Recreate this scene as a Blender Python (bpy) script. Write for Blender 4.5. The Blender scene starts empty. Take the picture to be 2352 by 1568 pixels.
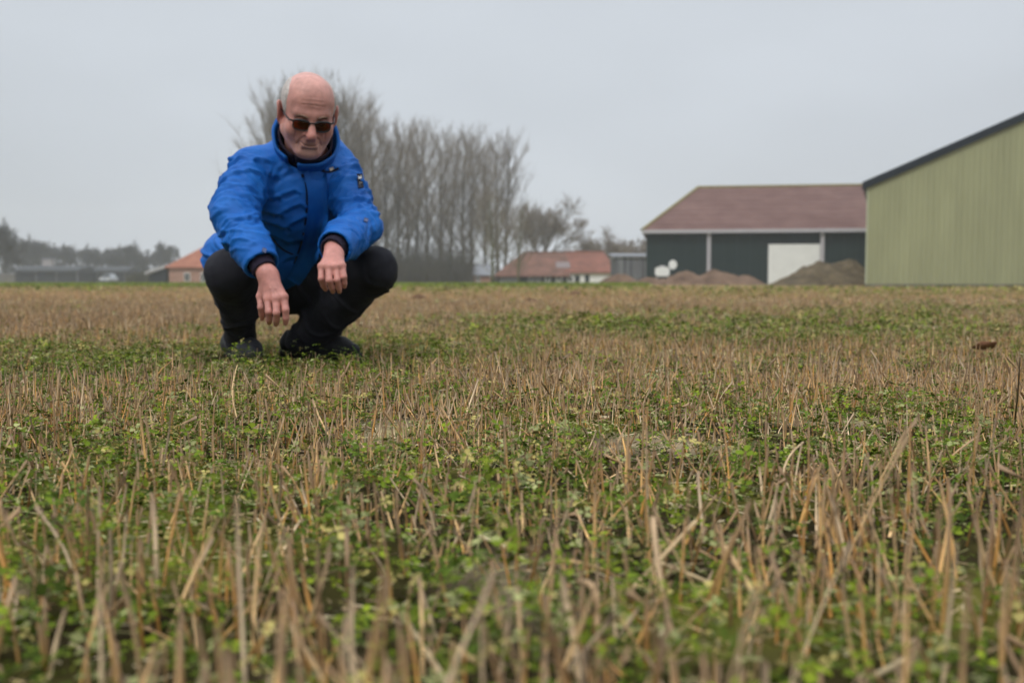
import bpy, math, random
import numpy as np
from mathutils import Vector, Matrix, noise as mnoise
from mathutils.bvhtree import BVHTree

# ------------------------------------------------------------------ camera
scene = bpy.context.scene
COL = scene.collection
CAM_H = 0.27                       # low viewpoint, a hand above the stubble
FD = 35.0 / 36.0 * 2352.0          # focal length in pixels of a 2352 px wide picture
PITCH = math.atan((784 - 645.4) / FD)
cam_data = bpy.data.cameras.new('camera')
cam_data.lens = 35.0
cam_data.sensor_width = 36.0
cam_data.clip_start = 0.02
cam_data.clip_end = 6000
cam_data.dof.use_dof = True
cam_data.dof.focus_distance = 1.80
cam_data.dof.aperture_fstop = 4.4
cam_data.dof.aperture_blades = 9
cam = bpy.data.objects.new('camera', cam_data)
cam.location = (0, 0, CAM_H)
cam.rotation_euler = (math.pi / 2 - PITCH, 0, 0)
COL.objects.link(cam)
scene.camera = cam

# ------------------------------------------------------------------ sky
SUN_EL, SUN_AZ = 52.0, -28.0       # soft light from above, left of and behind the viewer's line
world = bpy.data.worlds.new('World')
scene.world = world
world.use_nodes = True
wn = world.node_tree.nodes; wl = world.node_tree.links
for n in list(wn): wn.remove(n)
w_out = wn.new('ShaderNodeOutputWorld')
w_bg = wn.new('ShaderNodeBackground')
w_sky = wn.new('ShaderNodeTexSky')
w_sky.sky_type = 'NISHITA'; w_sky.sun_disc = False
w_sky.sun_elevation = math.radians(SUN_EL); w_sky.sun_rotation = math.radians(180 + SUN_AZ)
w_sky.air_density = 1.0; w_sky.dust_density = 4.0; w_sky.ozone_density = 1.0
w_tc = wn.new('ShaderNodeTexCoord')
w_sep = wn.new('ShaderNodeSeparateXYZ')
w_sq = wn.new('ShaderNodeMath'); w_sq.operation = 'MULTIPLY'
w_ramp = wn.new('ShaderNodeMapRange')            # overcast sky: brighter towards the zenith
w_ramp.inputs['From Min'].default_value = 0.0; w_ramp.inputs['From Max'].default_value = 1.0
w_ramp.inputs['To Min'].default_value = 4.85; w_ramp.inputs['To Max'].default_value = 15.0
w_noise = wn.new('ShaderNodeTexNoise')           # very faint cloud structure
w_noise.inputs['Scale'].default_value = 1.7; w_noise.inputs['Detail'].default_value = 3.0
w_map = wn.new('ShaderNodeMapping'); w_map.inputs['Scale'].default_value = (1, 1, 2.2); w_map.inputs['Location'].default_value = (12.33, 6.39, 0.0)
w_nr = wn.new('ShaderNodeMapRange')
w_nr.inputs['To Min'].default_value = 0.72; w_nr.inputs['To Max'].default_value = 1.24
w_mul = wn.new('ShaderNodeMath'); w_mul.operation = 'MULTIPLY'
w_col = wn.new('ShaderNodeVectorMath'); w_col.operation = 'SCALE'
w_col.inputs[0].default_value = (0.935, 1.0, 1.08)
w_mix = wn.new('ShaderNodeMix'); w_mix.data_type = 'RGBA'
w_mix.inputs['Factor'].default_value = 0.95      # a closed cloud deck over the clear sky
w_bg.inputs['Strength'].default_value = 0.115
wl.new(w_tc.outputs['Generated'], w_sep.inputs[0])
wl.new(w_sep.outputs['Z'], w_sq.inputs[0]); wl.new(w_sep.outputs['Z'], w_sq.inputs[1])
wl.new(w_sq.outputs[0], w_ramp.inputs['Value'])
wl.new(w_tc.outputs['Generated'], w_map.inputs['Vector'])
wl.new(w_map.outputs[0], w_noise.inputs['Vector'])
wl.new(w_noise.outputs['Fac'], w_nr.inputs['Value'])
wl.new(w_ramp.outputs[0], w_mul.inputs[0]); wl.new(w_nr.outputs[0], w_mul.inputs[1])
wl.new(w_mul.outputs[0], w_col.inputs['Scale'])
wl.new(w_sky.outputs[0], w_mix.inputs[6]); wl.new(w_col.outputs[0], w_mix.inputs[7])
wl.new(w_mix.outputs[2], w_bg.inputs['Color'])
wl.new(w_bg.outputs[0], w_out.inputs['Surface'])

sun_data = bpy.data.lights.new('sun', 'SUN')
sun_data.energy = 1.5; sun_data.angle = math.radians(14); sun_data.color = (1.0, 0.97, 0.92)
sun = bpy.data.objects.new('sun', sun_data)
sun.rotation_euler = (math.radians(90 - SUN_EL), 0, math.radians(SUN_AZ))
sun.location = (0, 0, 60)
COL.objects.link(sun)

scene.view_settings.view_transform = 'Standard'
scene.view_settings.look = 'None'
scene.view_settings.exposure = 0.12
scene.view_settings.gamma = 1.0
scene.view_settings.use_curve_mapping = False
scene.cycles.use_denoising = True
scene.cycles.max_bounces = 6
scene.cycles.diffuse_bounces = 2
scene.cycles.volume_bounces = 1
scene.cycles.transparent_max_bounces = 12

rng = np.random.default_rng(11)
random.seed(11)

# ------------------------------------------------------------------ helpers
def P(u, v, y):
    """point at depth y on the ray through (u, v) of the 2352x1568 picture"""
    dx = (u - 1176) / FD; dy = (784 - v) / FD
    cp, sp = math.cos(PITCH), math.sin(PITCH)
    d = np.array([dx, dy * sp + cp, dy * cp - sp])
    return np.array([0, 0, CAM_H]) + d * (y / d[1])

def tag(o, label=None, cat=None, group=None, kind=None):
    if label: o['label'] = label
    if cat: o['category'] = cat
    if group: o['group'] = group
    if kind: o['kind'] = kind
    return o

def empty(name, loc=(0, 0, 0), rz=0.0):
    o = bpy.data.objects.new(name, None)
    o.location = loc; o.rotation_euler = (0, 0, rz); o.empty_display_size = 0.2
    COL.objects.link(o)
    return o

def mesh_obj(name, verts, faces, mat, parent=None, smooth=False, cols=None):
    """verts (n,3); faces list of lists or (m,k) array"""
    me = bpy.data.meshes.new(name)
    verts = np.asarray(verts, dtype=np.float32)
    if isinstance(faces, np.ndarray) and faces.ndim == 2:
        m, k = faces.shape
        me.vertices.add(len(verts)); me.vertices.foreach_set('co', verts.ravel())
        me.loops.add(m * k); me.loops.foreach_set('vertex_index', faces.astype(np.int32).ravel())
        me.polygons.add(m)
        me.polygons.foreach_set('loop_start', np.arange(0, m * k, k, dtype=np.int32))
        me.update(calc_edges=True)
    else:
        me.from_pydata([tuple(map(float, v)) for v in verts], [], [list(map(int, f)) for f in faces])
        me.update()
    if cols is not None:
        a = me.color_attributes.new('Col', 'FLOAT_COLOR', 'POINT')
        c = np.ones((len(verts), 4), dtype=np.float32); c[:, :3] = cols
        a.data.foreach_set('color', c.ravel())
    if smooth:
        me.polygons.foreach_set('use_smooth', np.ones(len(me.polygons), dtype=bool))
    if mat is not None: me.materials.append(mat)
    o = bpy.data.objects.new(name, me)
    COL.objects.link(o)
    if parent is not None: o.parent = parent
    return o

class MB:
    """collects simple solids of ONE part"""
    def __init__(s): s.v = []; s.f = []
    def add(s, vs, fs):
        b = len(s.v); s.v += [tuple(x) for x in vs]; s.f += [[b + i for i in f] for f in fs]
        return s
    def box(s, x0, x1, y0, y1, z0, z1):
        return s.add([(x0,y0,z0),(x1,y0,z0),(x1,y1,z0),(x0,y1,z0),(x0,y0,z1),(x1,y0,z1),(x1,y1,z1),(x0,y1,z1)],
                     [[0,3,2,1],[4,5,6,7],[0,1,5,4],[1,2,6,5],[2,3,7,6],[3,0,4,7]])
    def prism(s, poly, y0, y1):
        """poly: list of (x,z), extruded along y"""
        n = len(poly)
        vs = [(x, y0, z) for x, z in poly] + [(x, y1, z) for x, z in poly]
        fs = [list(range(n)), list(range(2*n-1, n-1, -1))]
        fs += [[i, i+n, (i+1) % n + n, (i+1) % n] for i in range(n)]
        return s.add(vs, fs)
    def tube(s, pts, rad, n=6):
        pts = [Vector(p) for p in pts]; vs = []; fs = []
        up = Vector((0.13, 0.31, 0.94))
        for i, p in enumerate(pts):
            t = (pts[min(i+1, len(pts)-1)] - pts[max(i-1, 0)]).normalized()
            a = t.cross(up)
            if a.length < 1e-4: a = t.cross(Vector((1, 0, 0)))
            a.normalize(); b = t.cross(a)
            r = rad[i] if hasattr(rad, '__len__') else rad
            vs += [p + (a * math.cos(2*math.pi*k/n) + b * math.sin(2*math.pi*k/n)) * r for k in range(n)]
        for i in range(len(pts)-1):
            fs += [[i*n+k, i*n+(k+1) % n, (i+1)*n+(k+1) % n, (i+1)*n+k] for k in range(n)]
        fs.append(list(range(n-1, -1, -1))); fs.append([(len(pts)-1)*n+k for k in range(n)])
        return s.add(vs, fs)
    def build(s, name, mat, parent=None, smooth=False):
        return mesh_obj(name, s.v, s.f, mat, parent, smooth)

# ------------------------------------------------------------------ materials
def new_mat(name):
    m = bpy.data.materials.new(name); m.use_nodes = True
    nt = m.node_tree
    return m, nt, nt.nodes, nt.links, nt.nodes['Principled BSDF']

def mat_plain(name, col, rough=0.7, var=0.15, scale=8.0, bump=0.0, bscale=60.0, metal=0.0, stretch=(1,1,1), col2=None, spec=0.15, detail=5.0):
    """base colour with a little procedural variation of its own"""
    m, nt, N, L, b = new_mat(name)
    b.inputs['Roughness'].default_value = rough; b.inputs['Metallic'].default_value = metal
    b.inputs['Specular IOR Level'].default_value = spec
    tc = N.new('ShaderNodeTexCoord'); mp = N.new('ShaderNodeMapping'); mp.inputs['Scale'].default_value = stretch
    nz = N.new('ShaderNodeTexNoise'); nz.inputs['Scale'].default_value = scale; nz.inputs['Detail'].default_value = detail
    nz.inputs['Roughness'].default_value = 0.62
    L.new(tc.outputs['Object'], mp.inputs[0]); L.new(mp.outputs[0], nz.inputs['Vector'])
    r = N.new('ShaderNodeValToRGB')
    c1 = [max(0, c * (1 - var)) for c in col]
    c2 = [min(1, c * (1 + var)) for c in col] if col2 is None else col2
    r.color_ramp.elements[0].position = 0.3; r.color_ramp.elements[1].position = 0.7
    r.color_ramp.elements[0].color = (*c1, 1); r.color_ramp.elements[1].color = (*c2, 1)
    L.new(nz.outputs['Fac'], r.inputs[0]); L.new(r.outputs[0], b.inputs['Base Color'])
    if bump:
        n2 = N.new('ShaderNodeTexNoise'); n2.inputs['Scale'].default_value = bscale; n2.inputs['Detail'].default_value = 6
        bp = N.new('ShaderNodeBump'); bp.inputs['Strength'].default_value = bump; bp.inputs['Distance'].default_value = 0.02
        L.new(mp.outputs[0], n2.inputs['Vector']); L.new(n2.outputs['Fac'], bp.inputs['Height'])
        L.new(bp.outputs[0], b.inputs['Normal'])
    return m

def mat_vcol(name, rough=0.75, transl=0.0, spec=0.25, bump=0.0, bscale=400.0, var=0.0, vscale=200.0):
    """colour from the vertex colours of the piece (its own pigment)"""
    m, nt, N, L, b = new_mat(name)
    b.inputs['Roughness'].default_value = rough; b.inputs['Specular IOR Level'].default_value = spec
    at = N.new('ShaderNodeAttribute'); at.attribute_name = 'Col'
    out_col = at.outputs['Color']
    tc = N.new('ShaderNodeTexCoord')
    if var:
        nz = N.new('ShaderNodeTexNoise'); nz.inputs['Scale'].default_value = vscale; nz.inputs['Detail'].default_value = 4
        L.new(tc.outputs['Object'], nz.inputs['Vector'])
        mr = N.new('ShaderNodeMapRange'); mr.inputs['To Min'].default_value = 1 - var; mr.inputs['To Max'].default_value = 1 + var
        L.new(nz.outputs['Fac'], mr.inputs['Value'])
        vm = N.new('ShaderNodeVectorMath'); vm.operation = 'SCALE'
        L.new(out_col, vm.inputs[0]); L.new(mr.outputs[0], vm.inputs['Scale']); out_col = vm.outputs[0]
    L.new(out_col, b.inputs['Base Color'])
    if bump:
        n2 = N.new('ShaderNodeTexNoise'); n2.inputs['Scale'].default_value = bscale; n2.inputs['Detail'].default_value = 5
        bp = N.new('ShaderNodeBump'); bp.inputs['Strength'].default_value = bump; bp.inputs['Distance'].default_value = 0.002
        L.new(tc.outputs['Object'], n2.inputs['Vector']); L.new(n2.outputs['Fac'], bp.inputs['Height'])
        L.new(bp.outputs[0], b.inputs['Normal'])
    if transl:
        t = N.new('ShaderNodeBsdfTranslucent'); mx = N.new('ShaderNodeMixShader'); mx.inputs[0].default_value = transl
        L.new(out_col, t.inputs['Color']); L.new(b.outputs[0], mx.inputs[1]); L.new(t.outputs[0], mx.inputs[2])
        L.new(mx.outputs[0], N['Material Output'].inputs['Surface'])
    return m

def srgb(r, g, b):
    f = lambda c: (c/255/12.92) if c/255 <= 0.04045 else ((c/255+0.055)/1.055)**2.4
    return (f(r), f(g), f(b))

def vnoise(x, y, seed=0):
    """vectorised 2-D value noise in 0..1"""
    xi = np.floor(x).astype(np.int64); yi = np.floor(y).astype(np.int64)
    fx = x - xi; fy = y - yi
    fx = fx*fx*(3-2*fx); fy = fy*fy*(3-2*fy)
    def h(a, b):
        n = (a * 374761393 + b * 668265263 + seed * 1442695041) & 0x7fffffff
        n = ((n ^ (n >> 13)) * 1274126177) & 0x7fffffff
        return ((n ^ (n >> 16)) & 0xffff) / 65535.0
    return (h(xi, yi)*(1-fx) + h(xi+1, yi)*fx)*(1-fy) + (h(xi, yi+1)*(1-fx) + h(xi+1, yi+1)*fx)*fy

def fbm(x, y, seed=0, octv=3):
    s = 0; a = 0.5; t = 0
    for i in range(octv):
        s = s + a * vnoise(x * 2**i, y * 2**i, seed + i); t += a; a *= 0.5
    return s / t
# ================================================================== farm buildings
M_white = mat_plain('white_paint', (0.74, 0.74, 0.70), 0.6, 0.05, 1.2)
M_grey_trim = mat_plain('pale_grey_trim', (0.42, 0.40, 0.41), 0.5, 0.06, 2)
M_darkgreen = mat_plain('dark_green_sheet', (0.016, 0.029, 0.028), 0.5, 0.10, 0.6)
M_palegreen = mat_plain('pale_green_sheet', (0.285, 0.29, 0.165), 0.6, 0.11, 0.9, stretch=(1, 1, .18), spec=.15)
M_darktrim = mat_plain('dark_verge_trim', (0.014, 0.020, 0.026), 0.4, 0.1, 2)
M_redroof = mat_plain('weathered_red_roof', (0.145, 0.080, 0.070), 0.9, 0.2, .5, stretch=(1, 1, 2.0), col2=(0.175, 0.105, 0.090), spec=.1)
M_moss_ridge = mat_plain('mossy_ridge', (0.22, 0.185, 0.085), 0.95, 0.25, 3)
M_glass = mat_plain('dark_window_glass', (0.02, 0.024, 0.028), 0.12, 0.1, 3, spec=0.6)
M_concrete = mat_plain('concrete_plinth', (0.15, 0.14, 0.12), 0.9, 0.2, 3)

def frame_at(origin, yaw):
    """local x runs along the front to the right, y away from the viewer; yaw turns the right end nearer"""
    return origin, yaw

# ---------------------------------------------------------------- pale green shed, gable towards the field
c0 = P(1990, 655, 51.0)
shed = empty('green_shed', (c0[0], c0[1], 0), math.radians(-20.5))
tag(shed, 'pale green ribbed metal shed with dark sloping roof edge, cut by the right frame', 'shed')
EAVE, PIT, SW, SL = 5.05, math.tan(math.radians(23.0)), 23.0, 26.0
def shed_h(x): return EAVE + PIT*(x if x < SW/2 else SW-x)
PW = 1.035
npan = int(SW/PW)+1
for i in range(npan):                                    # each ribbed cladding sheet of the gable
    x0 = i*PW; x1 = min(SW, x0+PW-0.004)
    if x0 >= SW: break
    prof = []
    x = x0
    while x < x1-1e-6:                                   # trapezoid ribs, four to a sheet
        for dx, dy in ((0, 0), (0.205, 0), (0.215, -0.028), (0.248, -0.028), (0.2588, 0)):
            if x+dx <= x1: prof.append((x+dx, dy))
        x += 0.2588
    prof.append((x1, 0))
    n = len(prof)
    vs = [(a, b, 0.12) for a, b in prof] + [(a, b, shed_h(a)-0.02) for a, b in prof]
    vs += [(x0, 0.06, 0.12), (x1, 0.06, 0.12), (x0, 0.06, shed_h(x0)-0.02), (x1, 0.06, shed_h(x1)-0.02)]
    fs = [[k, k+1, n+k+1, n+k] for k in range(n-1)] + [[2*n+1, 2*n, 2*n+2, 2*n+3]]
    mesh_obj('wall_panel', vs, fs, M_palegreen, shed)
MB().box(0.02, SW-0.02, 0.08, 0.20, 0, EAVE-0.05).box(0.02, 0.2, 0.2, SL, 0, EAVE-0.1).box(SW-0.2, SW-0.02, 0.2, SL, 0, EAVE-0.1).build('wall', M_palegreen, shed)
MB().box(-0.03, SW+0.03, -0.012, 0.07, 0, 0.11).build('plinth', M_concrete, shed)
MB().box(-0.07, 0.0, -0.045, 0.25, 0.12, EAVE+0.02).build('corner_trim', mat_plain('pale_corner', (0.40, 0.42, 0.30), 0.5, 0.05, 2), shed)
rt = 0.30
rf = MB()
for s in (0, 1):
    a = (-0.25, EAVE-0.25*PIT+0.02); b = (SW/2, EAVE+SW/2*PIT+0.02)
    poly = [a, (a[0], a[1]+rt), (b[0], b[1]+rt), b]
    if s: poly = [(SW-x, z) for x, z in poly][::-1]
    rf.prism(poly[::-1], 0.0, SL)
roof = rf.build('roof', mat_plain('dark_roof_sheet', (0.05, 0.052, 0.055), 0.6, 0.15, 1), shed)
for s in (0, 1):
    a = (-0.30, EAVE-0.30*PIT-0.04); b = (SW/2, EAVE+SW/2*PIT-0.04)
    poly = [a, (a[0], a[1]+0.40), (b[0], b[1]+0.40), b]
    if s: poly = [(SW-x, z) for x, z in poly][::-1]
    MB().prism(poly[::-1], -0.16, -0.035).build('verge_board', M_darktrim, roof)

# ---------------------------------------------------------------- dark green barn with hipped red roof
c0 = P(1484, 655, 79.0)
barn = empty('dark_green_barn', (c0[0], c0[1], 0), math.radians(-9.0))
tag(barn, 'long dark green barn with red hipped roof and white sliding door', 'barn')
BL, BW, BE, BR = 30.0, 15.0, 4.1, 8.05
def bx_at(u):
    """local x on the barn front of picture column u"""
    d = P(u, 645, 1.0); dx, dy = d[0], 1.0
    ca, sa = math.cos(math.radians(-9)), math.sin(math.radians(-9))
    return (c0[0] - dx*c0[1]) / (dx*sa - ca)
xd0, xd1 = bx_at(1763), bx_at(1883)
sheet_w = 1.0; k = 0; x = 0.0
while x < BL-0.01:                                       # wall sheets, parted by the door opening
    x1 = min(x+sheet_w, BL)
    segs = [(x, x1)]
    if x1 > xd0 and x < xd1: segs = [(x, min(x1, xd0)), (max(x, xd1), x1)]
    for a, b in segs:
        if b-a > 0.02: MB().box(a+0.004, b-0.004, -0.03, 0.05, 0.0, BE-0.05).build('wall_panel', M_darkgreen, barn)
    x = x1
MB().box(xd0, xd1, -0.02, 0.05, 3.10, BE-0.05).build('wall_panel', M_darkgreen, barn)
MB().box(0, 0.12, 0.06, BW, 0, BE-0.05).box(BL-0.12, BL, 0.06, BW, 0, BE-0.05).box(0.12, BL-0.12, BW-0.12, BW, 0, BE-0.05).build('wall', M_darkgreen, barn)
door = MB().box(xd0+0.02, xd1-0.02, -0.10, -0.04, 0.02, 3.12).build('door', M_white, barn)
MB().box(xd0-0.6, xd1+0.9, -0.15, -0.06, 3.16, 3.27).build('door_rail', M_darktrim, barn)
nd = 4
for i in range(nd):                                     # door sections stand slightly proud
    a = xd0+0.05+(xd1-xd0-0.1)*i/nd; b = a+(xd1-xd0-0.1)/nd-0.02
    MB().box(a, b, -0.118, -0.10, 0.06, 3.08).build('door_panel', M_white, door)
hip = 4.15
e0, e1 = -0.35, BL+0.35
vs = [(e0, -0.45, BE-0.02), (e1, -0.45, BE-0.02), (e1, BW+0.45, BE-0.02), (e0, BW+0.45, BE-0.02), (hip, BW/2, BR), (BL-hip, BW/2, BR)]
up = 0.16
vs2 = vs + [(a, b, c+up) for a, b, c in vs]
fs = [[6, 7, 11, 10], [7, 8, 11], [8, 9, 10, 11], [9, 6, 10], [3, 2, 1, 0], [0, 1, 7, 6], [1, 2, 8, 7], [2, 3, 9, 8], [3, 0, 6, 9]]
broof = mesh_obj('roof', vs2, fs, M_redroof, barn)
# roof tiling courses: raised rows of sheets up the front slope
ncourse = 9
for i in range(ncourse):
    t0, t1 = i/ncourse, (i+1)/ncourse
    def at(t, side):
        xa = e0+(hip-e0)*t if side == 0 else e1+(BL-hip-e1)*t
        return (xa, -0.45+(BW/2+0.45)*t, BE-0.02+up+(BR-BE+0.02)*t)
    a, b, c, d = at(t0, 0), at(t0, 1), at(t1, 1), at(t1, 0)
    lift = 0.022
    vv = [(a[0], a[1]-0.03, a[2]+lift), (b[0], b[1]-0.03, b[2]+lift), (c[0], c[1], c[2]+0.012), (d[0], d[1], d[2]+0.012), (a[0], a[1]-0.03, a[2]+0.004), (b[0], b[1]-0.03, b[2]+0.004)]
    mesh_obj('roof_course', vv, [[0, 1, 2, 3], [4, 5, 1, 0]], M_redroof, broof)
MB().tube([(hip-0.1, BW/2, BR+0.20), (BL-hip+0.1, BW/2, BR+0.20)], 0.14, 8).build('ridge_cap', M_moss_ridge, broof)
MB().tube([(e0, -0.45, BE+0.18), (hip, BW/2, BR+0.20)], 0.13, 8).build('hip_cap', M_moss_ridge, broof)
MB().box(e0, e1, -0.62, -0.455, BE-0.10, BE+0.16).build('gutter', M_grey_trim, barn)
for u in (1627, 1886):
    x = bx_at(u)
    MB().box(x-0.14, x+0.14, -0.34, -0.16, 0.02, BE-0.05).build('downpipe', M_grey_trim, barn)

# ---------------------------------------------------------------- white container and round sign beside the barn
b = P(1521, 652, 76.0)
tank = empty('white_tank', (b[0], b[1], 0.15), math.radians(-9))
tag(tank, 'small white rounded container standing before the dark green barn wall', 'container')
mb = MB(); prof = []
for i in range(20):
    a = 2*math.pi*i/20; sx = math.copysign(abs(math.cos(a))**0.5, math.cos(a)); sz = math.copysign(abs(math.sin(a))**0.6, math.sin(a))
    prof.append((0.56*sx, 0.84+0.36*sz))
mb.prism(prof, 0, 0.95).build('body', M_white, tank, False)
MB().tube([(0, 0.45, 1.18), (0, 0.45, 1.30)], 0.2, 12).build('lid', M_grey_trim, tank)
for sx in (-0.42, 0.42):
    for yy in (0.1, 0.85):
        MB().box(sx-0.05, sx+0.05, yy-0.05, yy+0.05, -0.2, 0.50).build('leg', M_grey_trim, tank)
b = P(1545, 652, 76.4)
sg = empty('round_sign', (b[0], b[1], 0), math.radians(-9))
tag(sg, 'round white disc on a thin post beside the white container', 'sign')
vs = MB()
n = 24
vs.add([(0.31*math.cos(2*math.pi*i/n), y, 1.52+0.36*math.sin(2*math.pi*i/n)) for y in (-0.03, 0.03) for i in range(n)],
       [list(range(n)), list(range(2*n-1, n-1, -1))] + [[i, i+n, (i+1) % n+n, (i+1) % n] for i in range(n)])
vs.build('disc', M_white, sg)
MB().tube([(0, 0.06, 0), (0, 0.06, 1.75)], 0.03, 8).build('post', M_darktrim, sg)

# ---------------------------------------------------------------- heaps of soil and manure
def heap(name, u0, u1, vtop, y, label, mat, peaks, depth=4.5, seed=0):
    a = P(u0, 655, y); b = P(u1, 655, y); L_ = b[0]-a[0]
    nx_, ny_ = 64, 34; vs = []; H = P((u0+u1)/2, vtop, y)[2]
    for j in range(ny_):
        for i in range(nx_):
            s = i/(nx_-1); t = j/(ny_-1)
            base = 0.0
            for (ps, pw, ph) in peaks: base = max(base, ph*max(0, 1-(abs(s-ps)/pw)**1.6)**0.8)
            cross = max(0, 1-abs(2*t-1)**1.6)
            x = L_*s; yy = depth*(t-0.5)
            nz = mnoise.fractal(Vector((x*1.1+seed, yy*1.1, seed*1.7)), 0.9, 2.1, 5)
            nz2 = mnoise.noise(Vector((x*4+seed, yy*4, 3.3)))
            z = H*base*cross*(1+0.20*nz+0.06*nz2)
            vs.append((x-L_/2, yy+0.2*nz, z-0.03))
    fs = [[j*nx_+i, j*nx_+i+1, (j+1)*nx_+i+1, (j+1)*nx_+i] for j in range(ny_-1) for i in range(nx_-1)]
    o = mesh_obj(name, vs, fs, mat, None, True)
    o.location = ((a[0]+b[0])/2, y+depth/2, 0)
    tag(o, label, 'heap')
M_redsoil = mat_plain('reddish_soil', (0.12, 0.068, 0.042), 0.95, 0.45, 1.2, 0.8, 6, col2=(0.19, 0.122, 0.08))
M_dung = mat_plain('brown_manure', (0.075, 0.055, 0.030), 0.95, 0.45, 1.3, 0.9, 5, col2=(0.14, 0.105, 0.06))
heap('manure_heap', 1806, 2040, 596, 62.0, 'big dark brown manure heap in front of the white barn door', M_dung, [(0.50, 0.36, 0.95), (0.76, 0.32, 1.05), (0.30, 0.28, 0.50)], 7, 3)
heap('soil_heap', 1530, 1768, 622, 70.0, 'long reddish soil heap along the dark green barn, left of the white door', M_redsoil, [(0.26, 0.27, 0.95), (0.56, 0.36, 1.05), (0.82, 0.2, 0.75)], 5, 5)
heap('soil_heap', 1462, 1545, 632, 71.0, 'low reddish soil heap below the white container', M_redsoil, [(0.45, 0.5, 0.9), (0.8, 0.25, 0.7)], 3.2, 9)
heap('soil_heap', 1376, 1482, 630, 72.0, 'reddish soil heap partly covering the white farmhouse wall', M_redsoil, [(0.5, 0.5, 1.0), (0.25, 0.25, 0.55)], 3.5, 12)

# ---------------------------------------------------------------- long farmhouse
M_tile = mat_plain('red_clay_tile', (0.13, 0.072, 0.052), 0.85, 0.25, 0.9, col2=(0.20, 0.098, 0.072))
M_tile2 = mat_plain('red_clay_tile_b', (0.18, 0.078, 0.055), 0.85, 0.25, 0.9, col2=(0.25, 0.105, 0.075))
M_orange = mat_plain('orange_clay_tile', (0.30, 0.115, 0.070), 0.85, 0.18, 0.8, col2=(0.37, 0.155, 0.10))
M_tar = mat_plain('black_tarred_boards', (0.028, 0.030, 0.036), 0.8, 0.2, 2)
M_brick = mat_plain('pale_brick', (0.34, 0.20, 0.15), 0.9, 0.2, 2.5)
M_slate = mat_plain('grey_sheet_roof', (0.20, 0.205, 0.22), 0.7, 0.15, 1.5)
def house(name, label, u0, u1, vridge, veave, y, depth, mwall, mroof, wins=(), yaw=0, hipl=0.0, hipr=0.0, over=0.3, cat='farmhouse', chimney=None, skylight=None, winmat=None, doors=()):
    a = P(u0, 655, y); b = P(u1, 655, y)
    L_ = b[0]-a[0]
    E = P((u0+u1)/2, veave, y)[2]; R = P((u0+u1)/2, vridge, y+depth/2)[2]
    o = empty(name, (a[0], y, 0), math.radians(yaw)); tag(o, label, cat)
    MB().box(0.15, L_-0.15, 0, depth, 0, E).build('wall', mwall, o)
    vs = [(-over, -over, E-0.1), (L_+over, -over, E-0.1), (L_+over, depth+over, E-0.1), (-over, depth+over, E-0.1), (hipl, depth/2, R), (L_-hipr, depth/2, R)]
    vs2 = vs+[(p, q, r+0.15) for p, q, r in vs]
    fs = [[6, 7, 11, 10], [7, 8, 11], [8, 9, 10, 11], [9, 6, 10], [3, 2, 1, 0], [0, 1, 7, 6], [1, 2, 8, 7], [2, 3, 9, 8], [3, 0, 6, 9]]
    rf_ = mesh_obj('roof', vs2, fs, mroof, o)
    if E-0.1 > 0 and (hipl == 0 or True):
        for (xx, hh) in ((0.2, hipl), (L_-0.2, hipr)):          # gable ends below the verge
            if hh < 0.3: mesh_obj('gable', [(xx-.04, 0, E-.1), (xx+.04, 0, E-.1), (xx-.04, depth, E-.1), (xx+.04, depth, E-.1), (xx-.04, depth/2, R-.02), (xx+.04, depth/2, R-.02)], [[0, 2, 4], [1, 5, 3], [0, 1, 3, 2], [0, 4, 5, 1], [2, 3, 5, 4]], mwall, o)
    MB().tube([(hipl, depth/2, R+0.17), (L_-hipr, depth/2, R+0.17)], 0.12, 8).build('ridge_cap', mroof, rf_)
    for (ua, ub, va, vb, frame) in wins:
        wa, wb = P(ua, va, y), P(ub, vb, y)
        x0, x1, z1, z0 = wa[0]-a[0], wb[0]-a[0], wa[2], max(0.25, wb[2])
        w = MB().box(x0-.08, x1+.08, -0.07, -0.003, z0-.08, z1+.08).build('window', frame, o)
        xm = (x0+x1)/2
        for (p, q) in ((x0, xm-.03), (xm+.03, x1)):
            MB().box(p, q, -0.10, -0.071, z0, z1).build('pane', winmat or M_glass, w)
    for (ua, ub, va, mat) in doors:
        p, q = P(ua, va, y), P(ub, va, y)
        MB().box(p[0]-a[0], q[0]-a[0], -0.08, -0.004, 0.02, p[2]).build('door', mat, o)
    if chimney:
        x = P(chimney[0], 600, y+depth/2)[0]-a[0]; hz = P(chimney[0], chimney[1], y+depth/2)[2]
        ch = MB().box(x-.35, x+.35, depth/2-.3, depth/2+.3, R-0.5, hz).build('chimney', M_brick, rf_)
    if skylight:
        (us, vs_) = skylight
        x = P(us, 620, y+1)[0]-a[0]; z = P(us, vs_, y+depth*0.25)[2]
        t = (z-(E-.1))/(R-E+.1); yy = -over+(depth/2+over)*t
        sl = (R-E+.1)/(depth/2+over)
        MB().add([(x-.8, yy-.6, z-.6*sl+.2), (x+.8, yy-.6, z-.6*sl+.2), (x+.8, yy+.6, z+.6*sl+.2), (x-.8, yy+.6, z+.6*sl+.2), (x-.8, yy-.6, z-.6*sl+.1), (x+.8, yy-.6, z-.6*sl+.1), (x+.8, yy+.6, z+.6*sl+.1), (x-.8, yy+.6, z+.6*sl+.1)],
                 [[0, 1, 2, 3], [4, 5, 1, 0], [5, 6, 2, 1], [6, 7, 3, 2], [7, 4, 0, 3]]).build('skylight', mat_plain('dull_skylight', (0.19, 0.15, 0.145), .5, .1, 2), rf_)
    return o
ww = []
for u in (1150, 1166, 1182, 1215, 1232): ww.append((u, u+9, 637, 648, M_grey_trim))
for u in (1253, 1279, 1305): ww.append((u, u+10, 636, 650, M_white))
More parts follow.
